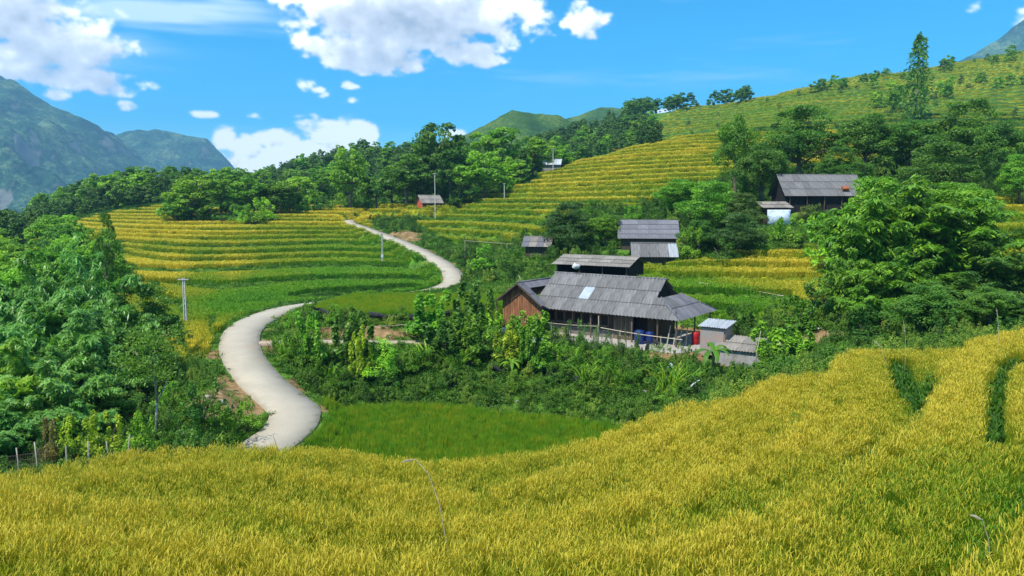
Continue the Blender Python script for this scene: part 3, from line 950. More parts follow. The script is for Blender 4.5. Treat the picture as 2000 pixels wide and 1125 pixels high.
def panicles(n, rad, h0, h1, rng, width=.022, ln=.2, tone=(.8, 1.15), segs=4):
    V, Fc, T = [], [], []
    o = 0
    for i in range(n):
        th = rng.uniform(0, 2 * math.pi); r = rad * math.sqrt(rng.uniform())
        a = rng.uniform(0, 2 * math.pi)
        bx, by, bz = r * math.cos(th), r * math.sin(th), rng.uniform(h0, h1)
        wa = a + math.pi / 2 + rng.normal(0, .5)
        sx, sy = math.cos(wa), math.sin(wa)
        tn = rng.uniform(*tone); L_ = ln * rng.uniform(.75, 1.25)
        x = y = 0.0; z = 0.0; ang = rng.uniform(1.1, 1.5)
        for k in range(segs + 1):
            q = k / segs
            w = width * (.35 + 1.0 * math.sin(math.pi * min(q * .9 + .08, 1))) * .5
            px, py, pz = bx + math.cos(a) * x, by + math.sin(a) * x, bz + z
            V.append((px - sx * w, py - sy * w, pz)); V.append((px + sx * w, py + sy * w, pz))
            T += [tn] * 2
            x += math.cos(ang) * L_ / segs; z += math.sin(ang) * L_ / segs; ang -= .34
        for k in range(segs):
            Fc.append((o + 2 * k, o + 2 * k + 1, o + 2 * k + 3, o + 2 * k + 2))
        o += 2 * (segs + 1)
    return V, Fc, T
def join(*sets):
    V, Fc, T = [], [], []
    for v, f, t in sets:
        o = len(V)
        V += v; Fc += [tuple(i + o for i in q) for q in f]; T += t
    return V, Fc, T
def leaves(cent, axis, nrm, ln, wd, lv, cl, fold=0.0):
    """one rhombic leaf per row; arrays (N,3)"""
    axis = axis / (np.linalg.norm(axis, axis=1, keepdims=True) + 1e-9)
    side = np.cross(axis, nrm)
    side /= (np.linalg.norm(side, axis=1, keepdims=True) + 1e-9)
    ln = np.broadcast_to(ln, (len(cent),))[:, None]; wd = np.broadcast_to(wd, (len(cent),))[:, None]
    a = cent - axis * ln * .5; c = cent + axis * ln * .5
    m = cent - axis * ln * .08
    b, d = m + side * wd * .5, m - side * wd * .5
    v = np.stack([a, b, c, d], 1).reshape(-1, 3)
    f = np.arange(len(cent) * 4).reshape(-1, 4)
    return v, f, np.repeat(lv, 4), np.repeat(cl, 4)

def proto_coll(name, meshes, mat):
    c = bpy.data.collections.new(name)
    for i, me in enumerate(meshes):
        if not me.materials:
            me.materials.append(mat)
        o = bpy.data.objects.new(name + '_plant', me)
        c.objects.link(o)
    return c
rng = np.random.default_rng(5)
def bl_mesh(name, s):
    return mesh_np(name, s[0], s[1], False, {'tone': s[2]})
RICE_HI = proto_coll('rice_near', [bl_mesh('rice_clump', join(
    blades(56, .12, .52, .82, .10, .008, 3, rng, .0, .8, .15), panicles(34, .14, .58, .75, rng, .009, .09, (.45, 1.3), 3))) for _ in range(5)], M_RICE)
RICE_LO = proto_coll('rice_far', [bl_mesh('rice_tuft', join(
    blades(54, .44, .58, .80, .16, .040, 2, rng, .1, .75, .2), panicles(34, .46, .60, .70, rng, .045, .18, (.6, 1.1), 2))) for _ in range(4)], M_RICEF)
RICE_GR = proto_coll('rice_green', [bl_mesh('green_rice_tuft', blades(84, .44, .55, .80, .16, .040, 2, rng, .1, .9, .2)) for _ in range(4)], M_RICEF)
GRASS_P = proto_coll('grass_tufts', [bl_mesh('grass_tuft', blades(26, .26, .25, .62, .75, .035, 3, rng, .1, .9, 1.0)) for _ in range(4)], M_GRASS)
def weed_mesh(rng, n=70, rad=.38, h=.5, ls=.13):
    c = rng.normal(0, 1, (n, 3)); c /= np.linalg.norm(c, axis=1, keepdims=True)
    c[:, 2] = np.abs(c[:, 2])
    c *= (rng.uniform(.3, 1, (n, 1)) ** .5) * np.array([rad, rad, h])
    ax = c + rng.normal(0, .25, (n, 3)); nr = rng.normal(0, .5, (n, 3)) + np.array([0, 0, 1.0])
    v, f, lv, cl = leaves(c, ax, nr, rng.uniform(.7, 1.3, n) * ls, ls * .55, rng.uniform(0, 1, n), rng.uniform(0, 1, n))
    return mesh_np('weed_tuft', v, f, False, {'tone': lv})
for i in range(3):
    me = weed_mesh(rng); me.materials.append(M_GRASS)
    GRASS_P.objects.link(bpy.data.objects.new('grass_tufts_weed', me))

# ------------------------------------------------------------------ scattering of uncountable crop and grass
def scatter(name, coll, x, y, rot, sxy, sz, ripe, label, dz=-.03, tilt=.10):
    z = samp(Z, x, y) + dz
    me = bpy.data.meshes.new(name)
    n = len(x)
    me.vertices.add(n)
    me.vertices.foreach_set('co', np.stack([x, y, z], -1).astype(np.float32).ravel())
    def fa(nm, typ, arr, key):
        a = me.attributes.new(nm, typ, 'POINT')
        a.data.foreach_set(key, np.asarray(arr, dtype=np.float32).ravel())
    r = np.random.default_rng(n)
    fa('rot', 'FLOAT_VECTOR', np.stack([r.normal(0, tilt, n), r.normal(0, tilt, n), rot], -1), 'vector')
    fa('scl', 'FLOAT_VECTOR', np.stack([sxy, sxy, sz], -1), 'vector')
    fa('ripe', 'FLOAT', ripe, 'value')
    a = me.attributes.new('pick', 'INT', 'POINT')
    a.data.foreach_set('value', r.integers(0, 1000, n).astype(np.int32))
    o = obj(name, me)
    g = bpy.data.node_groups.new(name + '_scatter', 'GeometryNodeTree')
    g.interface.new_socket('Geometry', in_out='INPUT', socket_type='NodeSocketGeometry')
    g.interface.new_socket('Geometry', in_out='OUTPUT', socket_type='NodeSocketGeometry')
    gi, go = g.nodes.new('NodeGroupInput'), g.nodes.new('NodeGroupOutput')
    iop = g.nodes.new('GeometryNodeInstanceOnPoints')
    ci_ = g.nodes.new('GeometryNodeCollectionInfo')
    ci_.inputs[0].default_value = coll
    ci_.inputs[1].default_value = True
    ci_.inputs[2].default_value = True
    iop.inputs['Pick Instance'].default_value = True
    def na(nm, dt):
        q = g.nodes.new('GeometryNodeInputNamedAttribute'); q.data_type = dt
        q.inputs[0].default_value = nm
        return q.outputs[0]
    g.links.new(gi.outputs[0], iop.inputs['Points'])
    g.links.new(ci_.outputs[0], iop.inputs['Instance'])
    g.links.new(na('pick', 'INT'), iop.inputs['Instance Index'])
    g.links.new(na('rot', 'FLOAT_VECTOR'), iop.inputs['Rotation'])
    g.links.new(na('scl', 'FLOAT_VECTOR'), iop.inputs['Scale'])
    g.links.new(iop.outputs[0], go.inputs[0])
    md = o.modifiers.new('scatter', 'NODES')
    md.node_group = g
    tag(o, label, kind='stuff')
    return o
def sample_pts(rho, y0, y1, rng, lim=.76, pad=3.0):
    ys = np.linspace(y0, y1, 2000)
    w = rho(ys) * 2 * (lim * ys + pad)
    tot = np.trapz(w, ys)
    cdf = np.cumsum(w); cdf /= cdf[-1]
    n = int(tot)
    y = np.interp(rng.uniform(0, 1, n), cdf, ys)
    return rng.uniform(-1, 1, n) * (lim * y + pad), y
rs = np.random.default_rng(23)
# foreground rice
x, y = sample_pts(lambda q: 50.0 + 0 * q, 4.0, 28.0, rs, .74, 2.5)
k = (near(CROP, x, y) > 0) & (near(ZF, x, y) > 0)
x, y = x[k], y[k]
hv = 1 + .08 * fbm(x * .5, y * .5, 61, 3) + near(FOOT, x, y)
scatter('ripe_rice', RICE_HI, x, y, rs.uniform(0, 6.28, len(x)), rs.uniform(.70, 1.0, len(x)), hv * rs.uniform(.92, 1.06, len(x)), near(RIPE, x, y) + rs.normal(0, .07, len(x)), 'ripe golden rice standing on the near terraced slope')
# paddies and terraces further off
x, y = sample_pts(lambda q: np.minimum(15, 15 * (48.0 / q) ** 1.45), 33.0, 222.0, rs, .72, 2)
k = (near(CROP, x, y) > 0) & (near(ZF, x, y) == 0)
x, y = x[k], y[k]
rho = np.minimum(15, 15 * (48.0 / y) ** 1.45)
sc_ = np.sqrt(15 / rho) * .62
inp = near(INP, x, y) > 0
rp_ = near(RIPE, x, y) + np.where(near(ZL, x, y) > 0, .07, 0.02) + rs.normal(0, .03, len(x))
rp_ = rp_ + np.where(inp | (near(INM, x, y) > 0), rs.normal(0, .11, len(x)) + .10 * fbm(x * .8, y * .8, 13, 3), 0)
hz2 = np.where(inp, rs.uniform(.78, 1.14, len(x)), 1.0)
def part_scatter(nm, m, lab, pr=RICE_LO):
    scatter(nm, pr, x[m], y[m], rs.uniform(0, 6.28, m.sum()), sc_[m] * np.where(inp[m], .72, 1) * rs.uniform(.85, 1.2, m.sum()), (.82 + .1 * (y[m] > 80)) * hz2[m] * rs.uniform(.93, 1.07, m.sum()), rp_[m], lab)
part_scatter('green_rice', inp, 'young green rice filling the sunken paddy below the house', RICE_GR)
zl = (near(ZL, x, y) > 0) & ~inp
zm = (near(INM, x, y) > 0) & ~inp & ~zl
zr = ~inp & ~zl & ~zm
part_scatter('terrace_rice', zl, 'green and yellow rice on the terraces left of the road')
part_scatter('field_rice', zm, 'bright green rice on the level field left of the house', RICE_GR)
part_scatter('hill_rice', zr, 'golden rice on the stepped hill and behind the house')
# crops on the high terraces of the far slope
x, y = sample_pts(lambda q: .55 * (250.0 / q) ** 1.3, 150.0, 440.0, rs, .72, 2)
k = (near(CROPU, x, y) > 0)
x, y = x[k], y[k]
scatter('upper_rice', RICE_LO, x, y, rs.uniform(0, 6.28, len(x)), 1.9 * (y / 250.0) ** .65 * rs.uniform(.8, 1.25, len(x)), rs.uniform(.85, 1.1, len(x)), near(RIPE, x, y) + rs.normal(0, .05, len(x)), 'yellow-green crops on the high terraces of the right hillside')
# wild grass and weeds on banks, risers and verges
x, y = sample_pts(lambda q: np.minimum(11, 11 * (36.0 / q) ** 1.35), 5.0, 245.0, rs, .74, 2.5)
rd = samp(RD, x, y); pdist = samp(np.minimum(PATHD, 50), x, y)
k = (near(CROP, x, y) == 0) & (rd > RW - .05) & (pdist > .6) & (rs.uniform(0, 1, len(x)) > near(SOIL, x, y) * 1.0 - .05) & (samp(_sdy, x, y) > -.1)
for poly, hz_, bw in PADS[3:]:
    k &= poly_sd(x, y, poly) > 0
x, y = x[k], y[k]
inz = near(ZF, x, y) > 0
sc_ = np.maximum(1, (y / 36.0) ** .62) * rs.uniform(.7, 1.3, len(x))
gr = .42 + .38 * fbm(x * .1, y * .1, 71, 3) + rs.normal(0, .12, len(x))
sz_ = np.where(inz, 1.1, np.where(y < 60, .85, .9)) * np.where(near(RISER, x, y) > .5, .75, 1) * np.where(samp(RD, x, y) < RW + .5, .5, 1) * rs.uniform(.6, 1.3, len(x))
scatter('grass', GRASS_P, x, y, rs.uniform(0, 6.28, len(x)), sc_, sz_, gr, 'wild grass and weeds on the banks and terrace edges', -.05, .2)
# long green grass standing in the weedy grooves of the near terraces
x, y = sample_pts(lambda q: 40.0 + 0 * q, 9.0, 27.0, rs, .74, 2.0)
k = near(GROOVE, x, y) < 1.05
x, y = x[k], y[k]
scatter('groove_grass', GRASS_P, x, y, rs.uniform(0, 6.28, len(x)), rs.uniform(.7, 1.1, len(x)), rs.uniform(1.0, 1.55, len(x)), .34 + rs.normal(0, .12, len(x)), 'long dark green grass filling the grooves of the near terrace', -.05, .25)
# ------------------------------------------------------------------ tree and shrub prototypes (height 10 or 2, widths near unit; meshes are shared by copies)
def unit(v):
    return v / (np.linalg.norm(v, axis=1, keepdims=True) + 1e-9)
def broadleaf(seed, H=10.0, rx=4.0, base=.32, nc=80, npl=85, ls=.34, asp=.55, lobes=5, limb=True, open_=0.0):
    """returns (trunk mesh, crown mesh): limbs carry clumps, each clump a shell of leaves"""
    r = np.random.default_rng(seed)
    ch = H * (1 - base)
    lob = []
    for i in range(lobes):
        th = 2 * math.pi * (i + r.uniform(-.3, .3)) / lobes
        q = r.uniform(.15, .55)
        lob.append((rx * q * math.cos(th), rx * q * math.sin(th), H * base + ch * r.uniform(.25, .72), rx * r.uniform(.45, .68), ch * r.uniform(.22, .36)))
    lob.append((0, 0, H - ch * .26, rx * .5, ch * .27))
    cs = []
    while len(cs) < nc:
        l = lob[r.integers(len(lob))]
        d = r.normal(0, 1, 3); d /= np.linalg.norm(d)
        k = r.uniform(.55, 1.0) ** .6
        if d[2] < -.45 and r.uniform() < .7: continue
        cs.append((l[0] + d[0] * l[3] * k, l[1] + d[1] * l[3] * k, l[2] + d[2] * l[4] * k, *d))
    cs = np.array(cs)
    C, N, S, CL = [], [], [], []
    for c in cs:
        n = int(npl * r.uniform(.55, 1.35))
        rad = rx * r.uniform(.13, .27)
        d = unit(r.normal(0, 1, (n, 3)) + np.array(c[3:6]) * .55 + np.array([0, 0, .35]))
        p = c[:3] + d * rad * (r.uniform(.25, 1, (n, 1)) ** .5) * np.array([1.15, 1.15, .7])
        C.append(p); N.append(d); S.append(np.full(n, r.uniform(.8, 1.2))); CL.append(np.full(n, r.uniform(0, 1)))
    C, N, S, CL = np.concatenate(C), np.concatenate(N), np.concatenate(S), np.concatenate(CL)
    n = len(C)
    nr = unit(N * .7 + r.normal(0, .55, (n, 3)) + np.array([0, 0, .5]))
    ax = np.cross(nr, r.normal(0, 1, (n, 3))) + np.array([0, 0, -.25])
    v, f, lv, cl = leaves(C, ax, nr, ls * S * r.uniform(.7, 1.3, n), ls * asp * S, r.uniform(0, 1, n), CL)
    crown = mesh_np('crown', v, f, False, {'lv': lv, 'cl': cl})
    mb = MB()
    top = H * (base + .42)
    lean = r.normal(0, .25, 2)
    tp = [(lean[0] * q * q + r.normal(0, .06) * (q > 0), lean[1] * q * q + r.normal(0, .06) * (q > 0), top * q) for q in (0, .2, .4, .6, .8, 1)]
    tr = H * .022
    mb.tube(tp, [tr * 1.5, tr * 1.05, tr * .95, tr * .8, tr * .6, tr * .35], 8)
    if limb:
        for c in cs[r.permutation(len(cs))[:14]]:
            q = r.uniform(.45, .9)
            b = np.array([lean[0] * q * q, lean[1] * q * q, top * q])
            if c[2] < b[2]: b[2] = max(c[2] - .8, top * .35)
            m = (b + c[:3]) / 2 + np.array([0, 0, .25])
            mb.tube([b, m, c[:3]], [tr * .42, tr * .28, tr * .1], 5, False)
    return mb.mesh('trunk', True), crown
def bamboo(seed, H=10.0, rx=3.4, nculm=20, spr=26, ls=.52, lw=.10, nleaf=15, arch=1.0):
    """returns ([culm meshes], foliage mesh): arching culms hung with drooping sprays of narrow leaves"""
    r = np.random.default_rng(seed)
    culms = []
    C, A, N, LV, CL = [], [], [], [], []
    for i in range(nculm):
        th = 2 * math.pi * i / nculm + r.normal(0, .25)
        b0 = r.uniform(0, .16) * rx
        h = H * r.uniform(.62, 1.0) if i else H
        out = rx * r.uniform(.25, 1.0) * arch if i else rx * .12
        h *= 1 - .14 * (out / rx) ** 2
        ts = np.linspace(0, 1, 11)
        zz = h * (ts * 1.12 - .12 * ts - .20 * ts ** 4 * (out / rx + .2)) 
        rr = b0 + out * ts ** 2.3
        pts = np.stack([rr * math.cos(th) + .04 * h * np.sin(ts * 3 + i) * .3, rr * math.sin(th), zz], -1)
        if i % 3 == 0 and len(culms) < 7:
            culms.append(MB().tube(pts, [.055 * (1 - .85 * q) for q in ts], 5).mesh('culm', True))
        for k in range(spr):
            q = r.uniform(.16, 1.0) ** .8
            p = np.array([np.interp(q, ts, pts[:, j]) for j in range(3)])
            a = r.uniform(0, 6.283) if r.uniform() < .5 else th + r.normal(0, .9)
            L_ = rx * r.uniform(.12, .34) * (1.15 - .55 * q)
            clv = r.uniform(0, 1)
            nl = int(nleaf * r.uniform(.6, 1.4))
            t = r.uniform(.15, 1, nl)
            dx, dy = math.cos(a), math.sin(a)
            pos = np.stack([p[0] + dx * L_ * t, p[1] + dy * L_ * t, p[2] + L_ * (.28 * t - .75 * t * t)], -1) + r.normal(0, .10, (nl, 3))
            fan = a + r.normal(0, .75, nl)
            axs = np.stack([np.cos(fan), np.sin(fan), -.30 - .75 * t + r.normal(0, .3, nl)], -1)
            C.append(pos); A.append(axs); N.append(np.stack([np.cos(fan) * .5, np.sin(fan) * .5, np.ones(nl)], -1) + r.normal(0, .35, (nl, 3)))
            LV.append(r.uniform(0, 1, nl)); CL.append(np.full(nl, clv * .7 + .3 * r.uniform()))
    C, A, N, LV, CL = map(np.concatenate, (C, A, N, LV, CL))
    n = len(C)
    v, f, lv, cl = leaves(C, A, N, ls * r.uniform(.65, 1.3, n), lw * r.uniform(.8, 1.25, n), LV, CL)
    return culms, mesh_np('foliage', v, f, False, {'lv': lv, 'cl': cl})
def bush(seed, H=2.0, rx=1.25, nc=26, npl=46, ls=.20, asp=.55):
    r = np.random.default_rng(seed)
    C, N, CL = [], [], []
    for i in range(nc):
        d = r.normal(0, 1, 3); d /= np.linalg.norm(d); d[2] = abs(d[2]) * .9 - .1
        k = r.uniform(.3, 1) ** .5
        c = np.array([d[0] * rx * .80 * k, d[1] * rx * .80 * k, H * .30 + d[2] * H * .40 * k * r.uniform(.5, 1.2)])
        if i % 3 == 0:      # upright shoots break the outline
            c[2] = H * r.uniform(.55, 1.12)
        n = int(npl * r.uniform(.5, 1.5)); rad = rx * (r.uniform(.10, .20) if i % 3 == 0 else r.uniform(.16, .36))
        q = unit(r.normal(0, 1, (n, 3)) + d * .5 + np.array([0, 0, .4]))
        C.append(c + q * rad * (r.uniform(.2, 1, (n, 1)) ** .5) * np.array([1, 1, 2.0 if i % 3 == 0 else .8])); N.append(q); CL.append(np.full(n, r.uniform(0, 1)))
    C, N, CL = np.concatenate(C), np.concatenate(N), np.concatenate(CL)
    n = len(C)
    nr = unit(N * .6 + r.normal(0, .5, (n, 3)) + np.array([0, 0, .6]))
    ax = np.cross(nr, r.normal(0, 1, (n, 3))) + N * .4 + np.array([0, 0, -.2])
    C[:, 2] = np.maximum(C[:, 2], .03)
    v, f, lv, cl = leaves(C, ax, nr, ls * r.uniform(.6, 1.35, n), ls * asp * r.uniform(.7, 1.2, n), r.uniform(0, 1, n), CL)
    st = MB()
    for i in range(6):
        a = r.uniform(0, 6.28)
        st.tube([(0, 0, 0), (math.cos(a) * rx * .25, math.sin(a) * rx * .25, H * .4), (math.cos(a) * rx * .5, math.sin(a) * rx * .5, H * .75)], [.035, .022, .008], 5, False)
    return st.mesh('stem', True), mesh_np('foliage', v, f, False, {'lv': lv, 'cl': cl})
def cane(seed, H=2.0, rx=1.2, n=46, seg=3):
    """clump of arching strap leaves (ginger, reed, tall grass)"""
    r = np.random.default_rng(seed)
    V, Fc, T = blades(n, rx * .5, H * .55, H, .85, .085, 4, r, 0, 1, 1.1)
    T = np.array(T)
    return mesh_np('foliage', V, Fc, False, {'lv': T, 'cl': T})
def banana(seed, H=2.6):
    r = np.random.default_rng(seed)
    lv = []
    for i in range(9):
        a = i * 2.4 + r.normal(0, .2); L_ = H * r.uniform(.5, .72); up = r.uniform(.55, 1.25)
        V, Fc = [], []
        x, z, ang = 0.03, H * .42, up
        for k in range(9):
            q = k / 8
            w = .15 * H / 2.6 * math.sin(math.pi * min(q * .92 + .06, 1)) ** .7 + .01
            cx, cy = math.cos(a) * x, math.sin(a) * x
            sx, sy = -math.sin(a) * w, math.cos(a) * w
            V += [(cx - sx, cy - sy, z - w * .35), (cx, cy, z), (cx + sx, cy + sy, z - w * .35)]
            x += math.cos(ang) * L_ / 8; z += math.sin(ang) * L_ / 8; ang -= .30
        for k in range(8):
            o = 3 * k
            Fc += [(o, o + 1, o + 4, o + 3), (o + 1, o + 2, o + 5, o + 4)]
        t = np.full(len(V), r.uniform(.3, 1))
        lv.append(mesh_np('leaf', V, Fc, True, {'lv': t, 'cl': t}))
    stem = MB().tube([(0, 0, 0), (.02, 0, H * .25), (.03, .02, H * .5)], [.11, .085, .05], 8).mesh('stem', True)
    return stem, lv
PB = [broadleaf(s, nc=150, npl=125, rx=4.0, base=b, ls=.27) for s, b in ((1, .10), (2, .16), (3, .05))]
PBT = broadleaf(9, nc=120, npl=110, rx=4.0, base=.42, ls=.28)
PBF = [broadleaf(s, nc=88, npl=70, rx=4.0, base=b, ls=.46, asp=.62) for s, b in ((11, .05), (12, .10), (13, .03), (14, .12))]     # for mid distances
PSL = broadleaf(21, nc=60, npl=60, rx=2.6, base=.42, ls=.30, asp=.4)                                                            # slender, open
PBM = [bamboo(s, nculm=c, spr=38, nleaf=20) for s, c in ((31, 22), (32, 20), (33, 24))]
PBMF = [bamboo(s, nculm=14, spr=22, nleaf=11, ls=.75, lw=.17) for s in (41, 42)]
PBU = [bush(s, nc=30, npl=60, ls=.165) for s in (51, 52, 53)]
PBUL = [bush(s, nc=40, npl=80, ls=.125, asp=.45) for s in (54, 55, 56)]
PVINE = bush(58, nc=44, npl=80, ls=.20, asp=.8)
PCANE = [cane(s) for s in (61, 62)]
PBAN = banana(71)
def forest_mesh(seed):
    tr, cr = broadleaf(seed, nc=44, npl=42, rx=3.4, base=.0, ls=.62, asp=.65, lobes=4, limb=False)
    return cr
PFO = [forest_mesh(s) for s in (81, 82, 83, 84)]
def conif(seed):
    r = np.random.default_rng(seed)
    n = 900
    t = r.uniform(.08, 1, n) ** .8
    th = r.uniform(0, 6.28, n)
    rad = 2.2 * (1 - t) ** .75 * r.uniform(.35, 1, n) + .15
    C = np.stack([rad * np.cos(th), rad * np.sin(th), 10 * t + r.normal(0, .15, n)], -1)
    A = np.stack([np.cos(th), np.sin(th), r.normal(.1, .4, n)], -1)
    v, f, lv, cl = leaves(C, A, r.normal(0, .4, (n, 3)) + np.array([0, 0, 1.]), 1.0, .5, r.uniform(0, 1, n), np.repeat(r.uniform(0, 1, n // 10), 10))
    return mesh_np('crown', v, f, False, {'lv': lv, 'cl': cl})
PCO = [conif(s) for s in (91, 92)]
PBFC = [p[1].copy() for p in PBF]
for me in PFO + PCO + PBFC: me.materials.append(M_LEAF)

# ------------------------------------------------------------------ placing
prnd = random.Random(99)
G_DARK, G_MID, G_LITE, G_BLUE, G_YEL = (.070, .158, .026, 1), (.112, .232, .028, 1), (.165, .300, .034, 1), (.115, .25, .055, 1), (.19, .26, .028, 1)
def place(name, parts, base, hgt, wid, color, label, cat, group=None, H0=10.0, W0=8.0, rz=None, tilt=(0, 0)):
    """parts: [(part name, mesh, material)] copied under one Empty; hgt/wid in metres"""
    e = empty(name, base, prnd.uniform(0, 6.283) if rz is None else rz)
    e.rotation_euler = (tilt[0], tilt[1], e.rotation_euler[2])
    e.scale = (wid / W0, wid / W0, hgt / H0)
    for pn, me, mt in parts:
        o = obj(pn, me, mt, e)
        o.color = color
    return tag(e, label, cat, group)
def at_px(px, Y):
    """ground point under photo column px at distance Y"""
    x = (px - 1000) / F * Y
    for _ in range(4):
        z = gz(x, Y)
        d = Y * math.cos(PITCH) - (z - CZ) * math.sin(PITCH)
        x = (px - 1000) / F * d
    return Vector((x, Y, gz(x, Y)))
def vary(c, k=.18):
    f = 1 + prnd.uniform(-k, k)
    return (c[0] * f * (1 + prnd.uniform(-.1, .1)), c[1] * f, c[2] * f, 1)
def size_from(px, ytop, Y, wpx):
    b = at_px(px, Y)
    h, w = max(P(px, ytop, Y).z - b.z, .8), wpx / F * Y
    return b, h, w
def tree(px, ytop, Y, wpx, color, label, proto=None, far=False, group=None, name='tree'):
    b, h, w = size_from(px, ytop, Y, wpx)
    pr = proto or prnd.choice(PBF if far else PB)
    if h < .85 * w:
        a = math.sqrt(h * w / .85); w, h = a, .85 * a
    return place(name, [('trunk', pr[0], M_BARK), ('crown', pr[1], M_LEAF)], b - Vector((0, 0, .1)), h, w * 1.08, vary(color), label, 'tree', group, 10, 8)
def bamb(px, ytop, Y, wpx, color, label, far=False, group=None):
    b, h, w = size_from(px, ytop, Y, wpx)
    pr = prnd.choice(PBMF if far else PBM)
    return place('bamboo_clump', [('culm', c, M_CULM) for c in pr[0]] + [('foliage', pr[1], M_BLEAF)], b - Vector((0, 0, .1)), h, w, vary(color, .08), label, 'bamboo', group, 10, 6.6)
def shrub(px, ytop, Y, wpx, color, label, kind='bush', group=None, cat='bush', lift=0.0):
    b, h, w = size_from(px, ytop, Y, wpx)
    h = max(h * 1.25, 1.2 if Y < 60 else 1.4); w = min(w, h * 1.4)
    if kind == 'cane':
        parts = [('foliage', prnd.choice(PCANE), M_LEAF)]
    else:
        pr = PVINE if kind == 'vine' else prnd.choice(PBUL if kind == 'fine' else PBU)
        parts = [('stem', pr[0], M_BARK), ('foliage', pr[1], M_LEAF)]
    return place({'bush': 'bush', 'fine': 'bush', 'vine': 'climbing_vine', 'cane': 'reed_clump'}[kind], parts, b - Vector((0, 0, .06)), h, w * 1.1, vary(color, .3), label, cat, group, 2.0, 2.5)

# ---- left bamboo thicket
for a in [(55, 470, 45, 250, G_BLUE, 'tall blue-green bamboo clump at the upper left edge of the thicket'),
          (165, 428, 48, 190, G_BLUE, 'tallest feathery bamboo clump rising above the left thicket'),
          (-60, 560, 38, 260, G_BLUE, 'bamboo clump cut by the left edge of the picture'),
          (135, 545, 40, 250, G_BLUE, 'broad bamboo clump in the middle of the left thicket'),
          (20, 650, 35, 220, G_LITE, 'light green bamboo clump low on the left edge'),
          (235, 560, 44, 170, G_BLUE, 'bamboo clump on the right flank of the left thicket'),
          (120, 680, 35, 200, G_BLUE, 'bamboo clump with drooping sprays at the front of the left thicket'),
          (40, 760, 31.5, 190, G_BLUE, 'lowest bamboo clump above the wire fence posts'),
          (-20, 480, 48, 220, G_BLUE, 'bamboo clump behind the left edge of the thicket'), (105, 490, 46, 170, G_BLUE, 'bamboo clump between the two tallest on the left'),
          (70, 610, 37, 200, G_BLUE, 'bamboo clump at mid height near the left edge'), (280, 600, 46, 130, G_BLUE, 'bamboo clump nearest the yellow terrace pole'), (-10, 790, 30.5, 170, G_BLUE, 'small bamboo clump in the lower left corner'), (165, 770, 33.5, 130, G_BLUE, 'small bamboo clump beside the dry brown bush'),
          (195, 640, 39, 190, G_BLUE, 'bamboo clump behind the yellow-green weeds, left thicket')]:
    bamb(*a)
tree(217, 424, 56, 84, G_DARK, 'slender dark tree beside the tallest bamboo on the left', PSL)
tree(290, 552, 50, 130, G_DARK, 'dark round tree at the right end of the bamboo thicket')
tree(255, 640, 43, 150, G_DARK, 'shady dark tree under the bamboo thicket')
tree(215, 745, 37, 130, G_DARK, 'low dark tree over the bare earth, left')
b, h, w = size_from(303, 632, 32.5, 125)
fk = MB()
fk.tube([(0, 0, 0), (.06, 0, .9), (.16, .02, 1.9)], [.07, .06, .05], 7)
fk.tube([(.16, .02, 1.9), (.12, .05, 3.0), (.18, .1, 4.3)], [.048, .038, .02], 6)
fk.tube([(.16, .02, 1.9), (.55, -.05, 2.7), (.85, -.1, 3.6)], [.038, .03, .015], 6)
fk.tube([(.12, .05, 3.0), (-.35, .1, 3.7), (-.6, .1, 4.2)], [.04, .03, .015], 6)
ft = empty('forked_tree', b - Vector((0, 0, .1)), .4)
tag(ft, 'thin pale-barked forked tree with feathery crown on the left slope', 'tree')
fk.build('trunk', M_PALEBARK, ft, True)
r_ = np.random.default_rng(5)
_cc = np.concatenate([r_.normal(0, .32, (90, 3)) * [1, 1, .55] + np.array([r_.uniform(-1.15, 1.15), r_.uniform(-.9, .9), r_.uniform(3.2, h * 1.0)]) for _ in range(26)])
v, f, lv, cl = leaves(_cc, r_.normal(0, 1, _cc.shape), r_.normal(0, .4, _cc.shape) + [0, 0, 1], .17, .07, r_.uniform(0, 1, len(_cc)), np.repeat(r_.uniform(0, 1, 26), 90))
o = obj('crown', mesh_np('crown', v, f, False, {'lv': lv, 'cl': cl}), M_LEAF, ft); o.color = (.085, .17, .025, 1)
# shrubs on the slope under the thicket
for a in [(395, 765, 35.5, 85, G_DARK, 'dark leafy bush below the bare earth cutting'), (430, 822, 33.5, 90, G_MID, 'green bush at the bottom of the earth cutting'), (365, 820, 32.5, 70, G_DARK, 'dark bush left of the pale rock'),
          (145, 838, 29.5, 80, G_YEL, 'yellow-green bush behind the wire fence'), (210, 830, 29.5, 90, G_YEL, 'yellow-green weedy bush between fence and bare earth'), (270, 832, 29.5, 80, G_LITE, 'light green bush at the foot of the forked tree'), (100, 850, 28.5, 60, (.16, .15, .05, 1), 'dry brownish bush beside the fence'), (484, 800, 37.5, 55, G_MID, 'bush against the near road edge'), (330, 770, 38, 90, G_MID, 'bush on the bare slope behind the forked tree'), (270, 775, 39, 80, (.10, .14, .03, 1), 'olive bush on bare earth under the thicket')]:
    shrub(*a)
